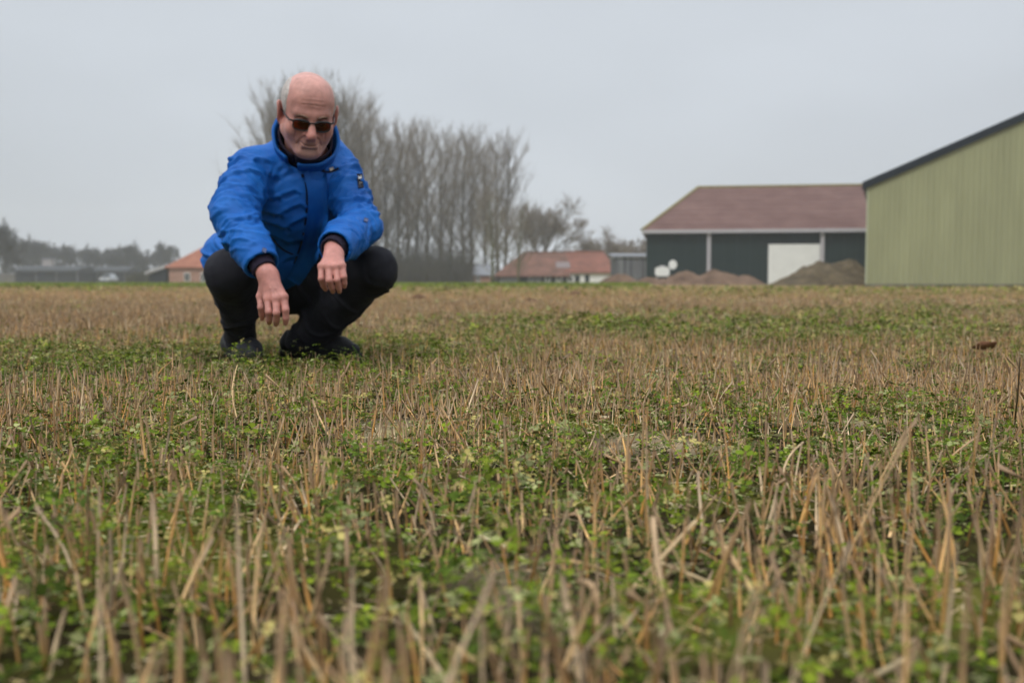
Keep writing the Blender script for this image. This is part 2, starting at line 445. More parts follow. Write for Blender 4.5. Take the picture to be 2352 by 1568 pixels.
house('farmhouse', 'long low farmhouse with red tiled roof and dark tarred wall beside the mossy trees', 1140, 1304, 583, 634, 112.0, 9.0, M_tar, M_tile, ww, hipl=3.0, skylight=(1294, 612))
house('farmhouse', 'farmhouse with red tiled roof and white wall left of the soil heaps', 1302, 1412, 582, 626, 112.6, 9.2, M_white, M_tile2, [(1345, 1352, 633, 650, M_darktrim), (1322, 1330, 634, 646, M_darktrim)], hipr=0.8)
house('outbuilding', 'small pale brick outbuilding between the trunks right of the tree row', 1086, 1128, 612, 632, 128.0, 6.0, M_brick, M_slate, [(1095, 1101, 636, 646, M_white)], cat='outbuilding')

# grey wooden shed of upright boards
b0 = P(1410, 655, 97.0); b1 = P(1502, 655, 97.0)
ws = empty('board_shed', (b0[0], 97.0, 0)); tag(ws, 'weathered grey shed of upright boards left of the dark green barn', 'shed')
L_ = b1[0]-b0[0]; hz = P(1450, 590, 97)[2]
M_board = [mat_plain('grey_board_%d' % i, c, 0.9, 0.25, 2, stretch=(3, 3, .4)) for i, c in enumerate([(0.17, 0.165, 0.175), (0.11, 0.108, 0.118), (0.21, 0.205, 0.21)])]
n = 13
for i in range(n):
    MB().box(L_*i/n+.012, L_*(i+1)/n-.012, random.uniform(-.05, 0), .05, 0, hz-random.uniform(0, .12)).build('board', M_board[random.choice([0, 0, 1, 1, 2])], ws)
MB().box(0.05, L_-.05, .06, 4, 0, hz-.15).build('wall', M_board[1], ws)
MB().add([(-.2, -.25, hz), (L_+.2, -.25, hz), (L_+.2, 4.2, hz+.35), (-.2, 4.2, hz+.35), (-.2, -.25, hz+.1), (L_+.2, -.25, hz+.1), (L_+.2, 4.2, hz+.45), (-.2, 4.2, hz+.45)],
         [[0, 3, 2, 1], [4, 5, 6, 7], [0, 1, 5, 4], [1, 2, 6, 5], [2, 3, 7, 6], [3, 0, 4, 7]]).build('roof', M_slate, ws)

# ---------------------------------------------------------------- house with the orange roof, left
h = house('farmhouse', 'brick farmhouse with steep orange tiled roof just left of the man', 386, 540, 558, 614, 120.0, 10, M_brick, M_orange,
          [(424, 436, 628, 644, M_white), (462, 474, 628, 646, M_white), (488, 500, 622, 636, M_white)], hipl=4.0, hipr=0)
a = P(386, 655, 120); q = P(338, 655, 120)
lt = empty('lean_to', (q[0], 120.4, 0)); tag(lt, 'low lean-to with pale sloping roof on the left of the orange-roofed house', 'lean-to')
Lx = a[0]-q[0]; z0 = P(345, 628, 120)[2]; z1 = P(386, 614, 120)[2]
MB().prism([(0.1, 0), (Lx-.35, 0), (Lx-.35, z1-.12), (0.1, z0-.12)], 0, 6).build('wall', M_tar, lt)
MB().prism([(-.3, z0-.12), (Lx-.35, z1-.1), (Lx-.35, z1+.28), (-.3, z0+.2)], -.3, 6.3).build('roof', mat_plain('pale_sheet', (0.36, 0.355, 0.36), 0.7, .1, 1), lt)

# ---------------------------------------------------------------- low dark barns far left
M_lowroof = mat_plain('dark_low_roof', (0.055, 0.058, 0.062), .85, .2, 1)
def low_barn(u0, u1, vt, y, label, pales):
    a = P(u0, 655, y); b = P(u1, 655, y); L_ = b[0]-a[0]; E = P(u0, vt, y)[2]
    o = empty('low_barn', (a[0], y, 0)); tag(o, label, 'barn')
    MB().box(0, L_, 0.1, 9, 0, E-.3).build('wall', M_tar, o)
    nb = max(3, int(L_/3.2))
    for i in range(nb+1):
        MB().box(L_*i/nb-.12, L_*i/nb+.12, -.15, .08, 0, E-.3).build('post', M_board[1], o)
    MB().prism([(-.4, E-.28), (L_+.4, E-.28), (L_+.4, E+.15), (-.4, E+.15)], -.6, 9.4).build('roof_edge', M_lowroof, o)
    mesh_obj('roof', [(-.4, -.6, E+.16), (L_+.4, -.6, E+.16), (L_+.4, 9.4, E+.16), (-.4, 9.4, E+.16), (-.4, 4.4, E+1.0), (L_+.4, 4.4, E+1.0)],
             [[0, 1, 5, 4], [2, 3, 4, 5], [1, 2, 5], [3, 0, 4], [3, 2, 1, 0]], M_lowroof, o)
    return o
low_barn(36, 178, 622, 190, 'long low dark open barn at far left below the grey trees', 1)
low_barn(192, 288, 623, 196, 'shorter low dark barn between the long low barn and the hedge', 1)
b0 = P(0, 655, 185); b1 = P(34, 655, 185)
wl_ = MB().box(-40, b1[0]-b0[0], 0, .3, 0, P(10, 629, 185)[2]).build('boundary_wall', mat_plain('grey_brown_wall', (0.13, 0.12, 0.105), .9, .2, 1))
wl_.location = (b0[0], 185, 0); tag(wl_, 'low grey-brown boundary wall at the left edge of the picture', 'wall')
ch = P(131, 665, 200)
cm = empty('chimney_stack', (ch[0], 196, 0)); tag(cm, 'pale square chimney rising behind the long low dark barn', 'chimney')
MB().box(-.9, .9, 0, 1.6, 0, P(131, 595, 196)[2]).build('shaft', mat_plain('pale_render', (0.33, 0.30, 0.29), .9, .1, 1), cm)
MB().box(-1.05, 1.05, -.15, 1.75, P(131, 595, 196)[2], P(131, 592, 196)[2]).build('cap', M_slate, cm)

# pale car parked before the low barns
b = P(240, 655, 172)
car = empty('parked_car', (b[0], b[1], 0), 0.0); tag(car, 'small pale car parked in front of the shorter low dark barn', 'car')
M_car = mat_plain('pale_car_paint', (0.38, 0.41, 0.45), .3, .04, 2, spec=.5)
prof = [(-.86, .35), (-.88, .75), (-.74, .95), (-.60, 1.40), (-.42, 1.50), (.42, 1.50), (.60, 1.40), (.74, .95), (.88, .75), (.86, .35)]
MB().prism([(x, z) for x, z in prof[:3]+prof[7:]], 0, 3.8).build('body', M_car, car)
MB().prism([(x, z) for x, z in prof[2:8]], .9, 3.4).build('cabin', M_car, car)
MB().prism([(-.64, 1.0), (-.52, 1.38), (.52, 1.38), (.64, 1.0)], .86, .9).build('windscreen', M_glass, car)
for sx in (-1, 1):
    MB().box(sx*.62-.16, sx*.62+.16, -.03, 0, .62, .78).build('headlight', M_white, car)
    for yy in (.7, 3.0):
        mb = MB(); n = 16
        x0, x1 = sx*.70-.1, sx*.70+.1
        mb.add([(xx, yy+.31*math.cos(2*math.pi*i/n), .31+.31*math.sin(2*math.pi*i/n)) for xx in (x0, x1) for i in range(n)],
               [list(range(n)), list(range(2*n-1, n-1, -1))]+[[i, i+n, (i+1) % n+n, (i+1) % n] for i in range(n)])
        mb.build('wheel', M_tar, car)

# ---------------------------------------------------------------- green grass verge behind the stubble
vx0, vx1 = P(-300, 655, 60)[0]*1.6, P(1490, 655, 50)[0]
nvx, nvy = 160, 30
vv = []
for j in range(nvy):
    yy = 48 + (110-48)*(j/(nvy-1))**1.5
    for i in range(nvx):
        xx = (vx0 + (vx1-vx0)*i/(nvx-1))*(yy/48)**0.9
        hh = 0.10*min(1, j/4)*(0.7+0.6*mnoise.noise(Vector((xx*.3, yy*.3, 0)))) + 0.006
        vv.append((xx, yy + (0.8*mnoise.noise(Vector((xx*.25, 0, 5))) if j < nvy-1 else 0), hh if j < nvy-1 else 0.004))
vf = [[j*nvx+i, j*nvx+i+1, (j+1)*nvx+i+1, (j+1)*nvx+i] for j in range(nvy-1) for i in range(nvx-1)]
verge = mesh_obj('grass_verge', vv, vf, mat_plain('verge_grass', (0.16, 0.20, 0.035), .9, .3, .25, .5, 8, col2=(0.24, 0.25, 0.06)), None, True)
tag(verge, kind='structure')
N = 30000
xx = rng.uniform(-45, 6.6, N); yy = 48 + 14*rng.random(N)**1.3; xx = xx*(yy/48)**.9
V0 = np.stack([xx, yy, np.full(N, .03)], -1); wv = rng.normal(0, 1, (N, 3))*np.array([.03, .03, .005])+np.array([.02, 0, 0])
V = np.stack([V0-wv, V0+wv, V0+np.stack([rng.normal(0, .04, N), rng.normal(0, .04, N), .10+.10*rng.random(N)], -1)], 1).reshape(-1, 3)
C = np.repeat(np.array([[0.19, 0.235, 0.04]])*(.6+.8*rng.random((N, 1))), 3, 0)
tag(mesh_obj('verge_blades', V, np.arange(N*3).reshape(-1, 3), mat_vcol('verge_blade', .6, .25), None, False, C), 'bright green grass blades along the far edge of the field', 'grass', kind='stuff')
# ================================================================== bare winter trees
M_bark = mat_plain('grey_bark', (0.14, 0.118, 0.088), 0.95, 0.3, 2, stretch=(1, 1, .3))
M_mossbark = mat_plain('mossy_bark', (0.115, 0.105, 0.045), 0.95, 0.3, 2, stretch=(1, 1, .3))
M_twig = mat_plain('grey_brown_twigs', (0.20, 0.160, 0.118), 0.95, 0.2, .5)
M_twig_far = mat_plain('dark_twigs', (0.085, 0.082, 0.078), 0.95, 0.2, .3)

def tubes3(A, B, ra, rb):
    """many straight 3-sided twigs at once"""
    A = np.array(A); B = np.array(B); N = len(A)
    d = B-A; d /= np.linalg.norm(d, axis=1, keepdims=True)+1e-9
    ref = np.where(np.abs(d[:, 2:3]) > .9, np.array([[1., 0, 0]]), np.array([[0, 0, 1.]]))
    s = np.cross(d, ref); s /= np.linalg.norm(s, axis=1, keepdims=True); t = np.cross(d, s)
    V = np.zeros((N, 6, 3))
    for k in range(3):
        o = s*math.cos(k*2.094)+t*math.sin(k*2.094)
        V[:, k] = A+o*np.array(ra)[:, None]; V[:, 3+k] = B+o*np.array(rb)[:, None]
    f = np.array([[0, 1, 4, 3], [1, 2, 5, 4], [2, 0, 3, 5]])
    return V.reshape(-1, 3), ((np.arange(N)*6)[:, None, None]+f[None]).reshape(-1, 4)

def rnd_perp(d):
    v = Vector((random.gauss(0, 1), random.gauss(0, 1), random.gauss(0, 1)))
    v -= d*v.dot(d); return v.normalized()

def grow_tree(H, kind, seed, twig_r=.016, twigs=5):
    """returns trunk MB (trunk and limbs) and twig arrays"""
    random.seed(seed)
    mb = MB(); TA, TB, RA, RB = [], [], [], []
    def curve(p, d, L_, n, up, wob):
        pts = [p.copy()]; d = d.copy()
        for i in range(n):
            d = (d + Vector((0, 0, up)) + Vector((random.gauss(0, wob), random.gauss(0, wob), random.gauss(0, wob*.5)))).normalized()
            pts.append(pts[-1]+d*(L_/n))
        return pts
    if kind == 'poplar':
        trunk = curve(Vector((0, 0, -.2)), Vector((0, 0, 1)), H*.92, 8, .25, .035)
        r0 = H*.0125
        mb.tube(trunk, [r0*(1-.9*i/8)+.01 for i in range(9)], 7)
        nb = 50
        for b in range(nb):
            s = .12+.85*(b/nb)**.9; k = min(int(s*8), 7); f = s*8-k
            p = trunk[k].lerp(trunk[k+1], f)
            az = b*2.4+random.random()
            ang = math.radians(random.uniform(26, 54))
            d = Vector((math.cos(az)*math.sin(ang), math.sin(az)*math.sin(ang), math.cos(ang)))
            L_ = H*(.30*(1-.65*s)+.05)*random.uniform(.75, 1.2)
            limb = curve(p, d, L_, 4, .16, .07)
            rb = r0*.34*(1-.72*s)
            mb.tube(limb, [rb, rb*.8, rb*.6, rb*.4, rb*.2], 4)
            for j in range(10):
                q = random.uniform(.12, 1.0)*4; k2 = min(int(q), 3)
                pp = limb[k2].lerp(limb[k2+1], q-k2); dd = (limb[k2+1]-limb[k2]).normalized()
                d2 = (dd + rnd_perp(dd)*random.uniform(.35, .8) + Vector((0, 0, .35))).normalized()
                l2 = L_*random.uniform(.22, .42)
                sub = curve(pp, d2, l2, 2, .2, .08)
                for i in range(2):
                    TA.append(sub[i]); TB.append(sub[i+1]); RA.append(twig_r*(1.5-.4*i)); RB.append(twig_r*(1.1-.4*i))
                for m in range(twigs):
                    q2 = random.uniform(.2, 1)*2; k3 = min(int(q2), 1)
                    p3 = sub[k3].lerp(sub[k3+1], q2-k3); d3 = (d2+rnd_perp(d2)*random.uniform(.3, .8)+Vector((0, 0, .3))).normalized()
                    TA.append(p3); TB.append(p3+d3*l2*random.uniform(.35, .75)); RA.append(twig_r*.8); RB.append(twig_r*.4)
    else:
        th = H*random.uniform(.22, .3)
        trunk = curve(Vector((0, 0, -.2)), Vector((0, 0, 1)), th, 3, .2, .05)
        r0 = H*.022
        mb.tube(trunk, [r0*1.25, r0, r0*.9, r0*.8], 8)
        def branch(p, d, L_, r, lev):
            n = 3 if lev < 4 else 1
            pts = curve(p, d, L_, n, .05 if lev < 2 else .08, .13)
            if lev < 3: mb.tube(pts, [r*(1-.5*i/n) for i in range(n+1)], 5 if lev < 2 else 3)
            else:
                for i in range(n):
                    TA.append(pts[i]); TB.append(pts[i+1]); RA.append(max(twig_r, r*(1-.25*i))); RB.append(max(twig_r*.5, r*(.75-.25*i)))
            if lev >= 4: return
            nc = [5, 5, 5, 6][lev] if lev < 4 else 0
            for c in range(nc):
                q = random.uniform(.35, 1)*n; k = min(int(q), n-1)
                pp = pts[k].lerp(pts[k+1], q-k); dd = (pts[k+1]-pts[k]).normalized()
                d2 = (dd+rnd_perp(dd)*random.uniform(.45, 1.0)+Vector((0, 0, .10))).normalized()
                branch(pp, d2, L_*random.uniform(.5, .74), r*.52, lev+1)
        for b in range(7):
            az = b*.9+random.random()*.5; ang = math.radians(random.uniform(12, 62))
            d = Vector((math.cos(az)*math.sin(ang), math.sin(az)*math.sin(ang), math.cos(ang)))
            branch(trunk[-1]-Vector((0, 0, random.uniform(0, th*.25))), d, H*random.uniform(.28, .36), r0*.5, 0)
    return mb, tubes3([tuple(a) for a in TA], [tuple(b) for b in TB], RA, RB)

tree_kinds = {}
def tree(kind, seed, H, u, y, label, top, rz=0.0, group=None, bark=None, twig=None, name=None, cat='tree', twig_r=.013, twigs=5, sx=1.0):
    key = (kind, seed, twig_r, bark.name if bark else '', twig.name if twig else '')
    b = P(u, 655, y)
    o = empty(name or 'bare_tree', (b[0], y, 0), rz)
    tag(o, label, cat, group)
    if key not in tree_kinds:
        mb, (V, F) = grow_tree(H, kind, seed, twig_r, twigs)
        t = mb.build('trunk', bark or M_bark, o, True)
        c = mesh_obj('crown', V, F, twig or M_twig, o)
        tree_kinds[key] = (t.data, c.data, float(np.percentile(V[:, 2], 99.7)), float(np.percentile(np.abs(V[:, :2]), 98)))
    else:
        for nm, d in zip(('trunk', 'crown'), tree_kinds[key][:2]):
            q = bpy.data.objects.new(nm, d); COL.objects.link(q); q.parent = o
    k = top/tree_kinds[key][2]
    o.scale = (k*sx, k*sx, k)
    return o

# row of tall poplars, running away to the right behind the man
row = []
NP = 23
ORD = ['first', 'second', 'third', 'fourth', 'fifth', 'sixth', 'seventh', 'eighth', 'ninth', 'tenth', 'eleventh', 'twelfth', 'thirteenth', 'fourteenth', 'fifteenth', 'sixteenth',
       'seventeenth', 'eighteenth', 'nineteenth', 'twentieth', 'twenty-first', 'twenty-second', 'twenty-third', 'twenty-fourth']
prs = random.Random(5)
# height of the row's outline: picture column -> top row
TOPU = [585, 640, 700, 760, 830, 890, 950, 1010, 1070, 1130, 1175]
TOPV = [235, 185, 160, 172, 215, 255, 262, 268, 285, 285, 310]
for i in range(NP):
    s = i/(NP-1)
    u = 612 + (1162-612)*s + prs.uniform(-7, 7)
    y = 118 + 40*s + prs.choice([0, 0, 5, 9])
    top = P(u, np.interp(u, TOPU, TOPV)+prs.uniform(0, 18), y)[2]
    if u < 800: place = 'partly behind the man'
    elif u < 1000: place = 'in the middle of the row'
    else: place = 'towards the low right end'
    tree('poplar', 100+i % 5, 24.0, u, y, 'tall bare poplar, %s from the left of the row, %s' % (ORD[i], place), top=top, rz=prs.random()*6.28,
         group='row of bare poplars', name='poplar_tree', sx=prs.uniform(1.0, 1.25))
tree('round', 201, 12.0, 1240, 150, 'round bare tree with open crown right of the poplar row', top=P(1240, 458, 150)[2], rz=1.0, twig_r=.018)
tree('poplar', 100, 24.0, 1132, 106, 'slim bare tree with mossy green trunk at the left end of the farmhouse', top=P(1132, 430, 106)[2], rz=2, bark=M_mossbark, twig=M_twig, sx=1.25)
tree('poplar', 102, 24.0, 1190, 106.5, 'slim bare tree with mossy green trunk before the farmhouse roof', top=P(1190, 462, 106.5)[2], rz=.4, bark=M_mossbark, twig=M_twig, sx=1.15)
tree('round', 203, 10.0, 1382, 150, 'faint small bare tree rising behind the right end of the farmhouse', top=P(1382, 525, 150)[2], rz=.3, twig_r=.018)
for k, (u, v, y, l) in enumerate([(1448, 548, 190, 'hazy bare tree behind the grey board shed'), (1480, 560, 185, 'hazy low bare tree touching the left end of the dark green barn'), (1330, 572, 180, 'low hazy bare tree behind the red farmhouse ridge')]):
    tree('round', 205, 11.0, u, y, l, top=P(u, v, y)[2], rz=k*2.1, twig_r=.03, sx=1.2)

# hazy trees along the left horizon
LT = [(-14, 508, 170, 1.0), (14, 540, 200, 1.0), (50, 560, 240, 1.1), (84, 543, 235, 1.0), (112, 552, 245, 1.1), (154, 560, 240, 1.1), (204, 562, 250, 1.0), (236, 572, 255, 1.2), (264, 566, 250, 1.1),
      (298, 556, 245, 1.05), (338, 572, 255, 1.2), (378, 556, 245, 1.0), (412, 596, 260, 1.0), (184, 602, 262, 1.0), (20, 600, 262, 1.0), (130, 596, 265, 1.0), (320, 600, 262, 1.0)]
LTL = ['large dark bare tree cut by the left edge of the picture', 'dark bare tree next to the left edge', 'hazy grey tree, second in from the left edge', 'tallest hazy grey tree of the left clump',
       'hazy grey tree left of the pale chimney', 'hazy grey tree right of the pale chimney, with sloping shoulder', 'slim hazy grey tree at the gap in the left treeline', 'low hazy tree above the shorter low barn',
       'hazy grey tree above the right end of the shorter low barn', 'tallest rounded tree of the right clump in the left treeline', 'low hazy tree between two taller ones above the hedge',
       'hazy tree left of the orange-roofed house', 'faint low tree just behind the orange roof', 'low distant tree in the gap between the low barns', 'low distant tree behind the left edge trees',
       'low distant tree behind the pale chimney', 'low distant tree behind the hedge']
for i, (u, v, y, sx) in enumerate(LT):
    tree('round', 301+i % 3, 14.0, u, y, LTL[i], top=P(u, v+3, y)[2], rz=i*1.3, group='hazy trees along the left horizon', twig=M_twig_far, bark=M_twig_far, twig_r=.045, sx=sx*.85)

# brushwood: tangled undergrowth below the poplars, and hedges
def brush(name, u0, u1, y0, y1, vtop, n, r, label, mat, kind, cat):
    A, B = [], []; rr = random.Random(int(u0))
    for i in range(n):
        y = rr.uniform(y0, y1); u = rr.uniform(u0, u1)
        base = P(u, 655, y); hz = P(u, vtop, y)[2]*(.42+.6*mnoise.noise(Vector((u*.03, y*.1, 1)))+.95*rr.random()**2.5)
        p = Vector((base[0], y, rr.random()**2*hz*.6))
        d = Vector((rr.gauss(0, .45), rr.gauss(0, .3), 1)).normalized()
        L_ = max(.3, hz)*rr.uniform(.25, .6)
        A.append(tuple(p)); B.append(tuple(p+d*L_))
    V, F = tubes3(A, B, [r]*n, [r*.4]*n)
    return tag(mesh_obj(name, V, F, mat), label, cat, kind=kind)
M_brush = mat_plain('brushwood', (0.075, 0.066, 0.054), .95, .25, .5)
brush('undergrowth', 596, 1084, 112, 150, 560, 20000, .026, 'dense brown brushwood below the poplar row', M_brush, 'stuff', 'undergrowth')
M_hedge = mat_plain('olive_hedge', (0.075, 0.070, 0.040), .95, .3, .4)
brush('hedge', 290, 376, 150, 156, 630, 5000, .035, 'low olive-brown hedge left of the orange-roofed house', M_hedge, None, 'hedge')
brush('hedge', 1060, 1140, 135, 142, 632, 3500, .03, 'low brown hedge around the small brick outbuilding', M_brush, None, 'hedge')
brush('distant_wood', -420, 600, 290, 330, 614, 5000, .12, 'grey distant wood along the left horizon', M_twig_far, 'stuff', 'wood')
brush('distant_wood', 1060, 1560, 300, 330, 604, 3500, .11, 'pale distant wood behind the farmhouses', M_twig_far, 'stuff', 'wood')

# ------------------------------------------------------------------ damp winter air
hz_ = MB().box(-520, 520, -60, 480, -1.0, 34.0).build('haze', None)
tag(hz_, 'thin pale haze over the fields', 'haze', kind='stuff')
mh = bpy.data.materials.new('haze_air'); mh.use_nodes = True
hn = mh.node_tree.nodes; hl = mh.node_tree.links
hn.remove(hn['Principled BSDF'])
pv = hn.new('ShaderNodeVolumePrincipled')
pv.inputs['Color'].default_value = (0.93, 0.965, 1.0, 1); pv.inputs['Density'].default_value = 0.0008
hl.new(pv.outputs[0], hn['Material Output'].inputs['Volume'])
hz_.data.materials.append(mh)
# ================================================================== the crouching man
def V3(a): return np.asarray(a, dtype=np.float64)

class RC:
    """tapered round limb; optional flattening along n by s"""
    def __init__(s, a, b, ra, rb, k=0.01, op='u', n=None, sc=1.0, wr=None):
        s.a, s.b, s.ra, s.rb, s.k, s.op = V3(a), V3(b), ra, rb, k, op
        s.M = None; s.f = 1.0
        if n is not None:
            n = V3(n)/np.linalg.norm(n); s.M = np.eye(3) + (1/sc-1)*np.outer(n, n); s.f = min(1.0, sc)
            s.a = s.M @ s.a; s.b = s.M @ s.b
    def d(s, p):
        if s.M is not None: p = p @ s.M.T
        ba = s.b-s.a; t = np.clip(((p-s.a) @ ba)/max(1e-12, ba @ ba), 0, 1)
        return (np.linalg.norm(p-s.a-t[:, None]*ba, axis=1) - (s.ra+(s.rb-s.ra)*t))*s.f

class EL:
    """ellipsoid with axes given by the columns of R"""
    def __init__(s, c, r, R=None, k=0.01, op='u'):
        s.c, s.r, s.R, s.k, s.op = V3(c), V3(r), np.eye(3) if R is None else np.asarray(R), k, op
    def d(s, p):
        q = (p-s.c) @ s.R
        k0 = np.linalg.norm(q/s.r, axis=1); k1 = np.linalg.norm(q/(s.r**2), axis=1)
        return k0*(k0-1)/np.maximum(k1, 1e-9)

class HS:
    """half space beyond a plane, inside a ball: used for clean cuts"""
    def __init__(s, c, n, R, op='s', k=0.002):
        s.c, s.n, s.R, s.op, s.k = V3(c), V3(n)/np.linalg.norm(n), R, op, k
    def d(s, p):
        return np.maximum(-((p-s.c) @ s.n), np.linalg.norm(p-s.c, axis=1)-s.R)

def sdf_eval(prims, p):
    D = np.full(len(p), 10.0)
    for q in prims:
        d = q.d(p)
        if q.op == 'u':
            h = np.maximum(q.k-np.abs(D-d), 0)/q.k; D = np.minimum(D, d)-h*h*q.k*.25
        elif q.op == 's':
            h = np.maximum(q.k-np.abs(D+d), 0)/q.k; D = np.maximum(D, -d)+h*h*q.k*.25
        else:
            D = np.maximum(D, d)
    return D

def sdf_mesh(prims, h, lo, hi, smooth=2, B=12):
    """surface nets on the blocks near the surface; one closed mesh"""
    lo, hi = V3(lo), V3(hi)
    nb = np.ceil((hi-lo)/(h*B)).astype(int)
    g = np.stack(np.meshgrid(*[np.arange(k) for k in nb], indexing='ij'), -1).reshape(-1, 3)
    cen = lo+(g+.5)*h*B; hd = h*B*.5*1.75
    Dp = np.stack([q.d(cen) for q in prims], 1)
    D0 = sdf_eval(prims, cen)
    act = np.where(np.abs(D0) < hd*1.6+.02)[0]
    loc = np.stack(np.meshgrid(*[np.arange(-1, B+2)]*3, indexing='ij'), -1).reshape(-1, 3)
    m = B+3; G = 1 << 20
    vid, vpos, quads = [], [], []
    corners = [(a, b, c) for a in (0, 1) for b in (0, 1) for c in (0, 1)]
    edges = [(i, j) for i in range(8) for j in range(i+1, 8) if sum(abs(corners[i][k]-corners[j][k]) for k in range(3)) == 1]
    for bi in act:
        sub = [q for q, dd in zip(prims, Dp[bi]) if dd < hd*1.3+getattr(q, 'k', 0)*1.5+.015 or q.op == 'i']
        if not any(q.op == 'u' for q in sub): continue
        gi = g[bi]*B+loc
        D = sdf_eval(sub, lo+gi*h).reshape(m, m, m)
        if D.min() > 0 or D.max() < 0: continue
        c = np.stack([D[a:m-1+a, b:m-1+b, e:m-1+e] for a, b, e in corners], -1)
        ins = c < 0; mix = ins.any(-1) & ~ins.all(-1)
        ci = np.argwhere(mix)
        if len(ci) == 0: continue
        cv = c[mix]; acc = np.zeros((len(ci), 3)); cnt = np.zeros(len(ci))
        for i, j in edges:
            a, b = cv[:, i], cv[:, j]; x = (a < 0) != (b < 0)
            t = np.where(x, a/np.where(x, a-b, 1), 0)
            pa = V3(corners[i]); pb = V3(corners[j])
            acc += np.where(x[:, None], pa+(pb-pa)*t[:, None], 0); cnt += x
        pos = lo+(g[bi]*B-1+ci+acc/cnt[:, None])*h
        gid = g[bi]*B-1+ci+4
        vid.append((gid[:, 0]*G+gid[:, 1])*G+gid[:, 2]); vpos.append(pos)
        I = D < 0
        for ax in range(3):
            sl0 = [slice(1, B+1)]*3; sl1 = list(sl0); sl1[ax] = slice(2, B+2)
            x0, x1 = I[tuple(sl0)], I[tuple(sl1)]
            e = np.argwhere(x0 != x1)
            if len(e) == 0: continue
            flip = x1[tuple(e.T)]
            b1, b2 = (ax+1) % 3, (ax+2) % 3
            qd = []
            for (d1, d2) in ((0, 0), (-1, 0), (-1, -1), (0, -1)):
                q = e.copy()+g[bi]*B+4; q[:, b1] += d1; q[:, b2] += d2
                qd.append((q[:, 0]*G+q[:, 1])*G+q[:, 2])
            qd = np.stack(qd, 1); qd[flip] = qd[flip][:, ::-1]
            quads.append(qd)
    vid = np.concatenate(vid); vpos = np.concatenate(vpos); quads = np.concatenate(quads)
    uid, idx = np.unique(vid, return_index=True)
    V = vpos[idx]; F = np.searchsorted(uid, quads)
    F = np.minimum(F, len(uid)-1)
    good = (uid[F] == quads).all(1); F = F[good]
    lab = np.arange(len(V))
    while True:
        m0 = lab[F].min(1); new = lab.copy()
        for k in range(4): np.minimum.at(new, F[:, k], m0)
        new = new[new]
        if (new == lab).all(): break
        lab = new
    u_, c_ = np.unique(lab, return_counts=True)
    if len(u_) > 1:
        keepv = lab == u_[c_.argmax()]; mp_ = np.cumsum(keepv)-1
        F = mp_[F[keepv[F[:, 0]]]]; V = V[keepv]
    for _ in range(smooth):                                   # light relaxation
        S = np.zeros_like(V); Cn = np.zeros(len(V))
        for a, b in ((0, 1), (1, 2), (2, 3), (3, 0)):
            np.add.at(S, F[:, a], V[F[:, b]]); np.add.at(S, F[:, b], V[F[:, a]])
            np.add.at(Cn, F[:, a], 1); np.add.at(Cn, F[:, b], 1)
        V = V*.5+.5*S/np.maximum(Cn, 1)[:, None]
    return V, F

def normals(V, F):
    n = np.cross(V[F[:, 2]]-V[F[:, 0]], V[F[:, 3]]-V[F[:, 1]])
    N = np.zeros_like(V)
    for k in range(4): np.add.at(N, F[:, k], n)
    return N/np.maximum(np.linalg.norm(N, axis=1, keepdims=True), 1e-12)

def J(u, v, y): return P(u, v, y)

# ---- joints (picture column, row, depth in metres)
pelvis = J(612, 645, 3.50)
neckB = J(700, 348, 3.17)
chest = J(672, 440, 3.20)
belly = J(640, 560, 3.34)
shR, elR, wrR = J(578, 384, 3.10), J(535, 492, 2.94), J(611, 626, 2.80)
shL, elL, wrL = J(775, 385, 3.25), J(830, 522, 3.07), J(766, 570, 2.83)
hipR, knR, anR = J(560, 650, 3.47), J(528, 628, 3.10), J(552, 785, 3.40)
hipL, knL, anL = J(660, 645, 3.53), J(861, 618, 3.17), J(704, 775, 3.47)
man = empty('person', (pelvis[0], pelvis[1], 0))
tag(man, 'crouching person in blue jacket, dark trousers and tinted glasses, one hand hanging over the stubble', 'person')
ORG = V3([pelvis[0], pelvis[1], 0])
def part(name, V, F, mat, parent=man, smooth=True, cols=None):
    return mesh_obj(name, V-ORG, F, mat, parent, smooth, cols)

# ---- head frame
yaw, pit, rol = math.radians(20), math.radians(26.5), math.radians(-2)
fw = V3([math.sin(yaw)*math.cos(pit), -math.cos(yaw)*math.cos(pit), -math.sin(pit)])
lf = np.cross(V3([0, 0, 1]), fw); lf /= np.linalg.norm(lf)
upv = np.cross(fw, lf)
lf, upv = lf*math.cos(rol)+upv*math.sin(rol), upv*math.cos(rol)-lf*math.sin(rol)
HR = np.stack([lf, fw, upv], 1)                    # columns: his left, forward, up
HC = J(707, 259, 2.99)
HSZ = 0.945
def hd(x, y, z):
    if z < -.02: z = -.02+(z+.02)*.97
    return HC + HR @ (V3([x, y, z])*HSZ)
def hrc(a, b, ra, rb, k=.012, op='u'): return RC(hd(*a), hd(*b), ra*HSZ, rb*HSZ, k, op)
def hel(c, r, k=.012, op='u', R=None): return EL(hd(*c), V3(r)*HSZ, HR if R is None else HR @ R, k, op)
def rot(ax, deg): return np.array(Matrix.Rotation(math.radians(deg), 3, ax))

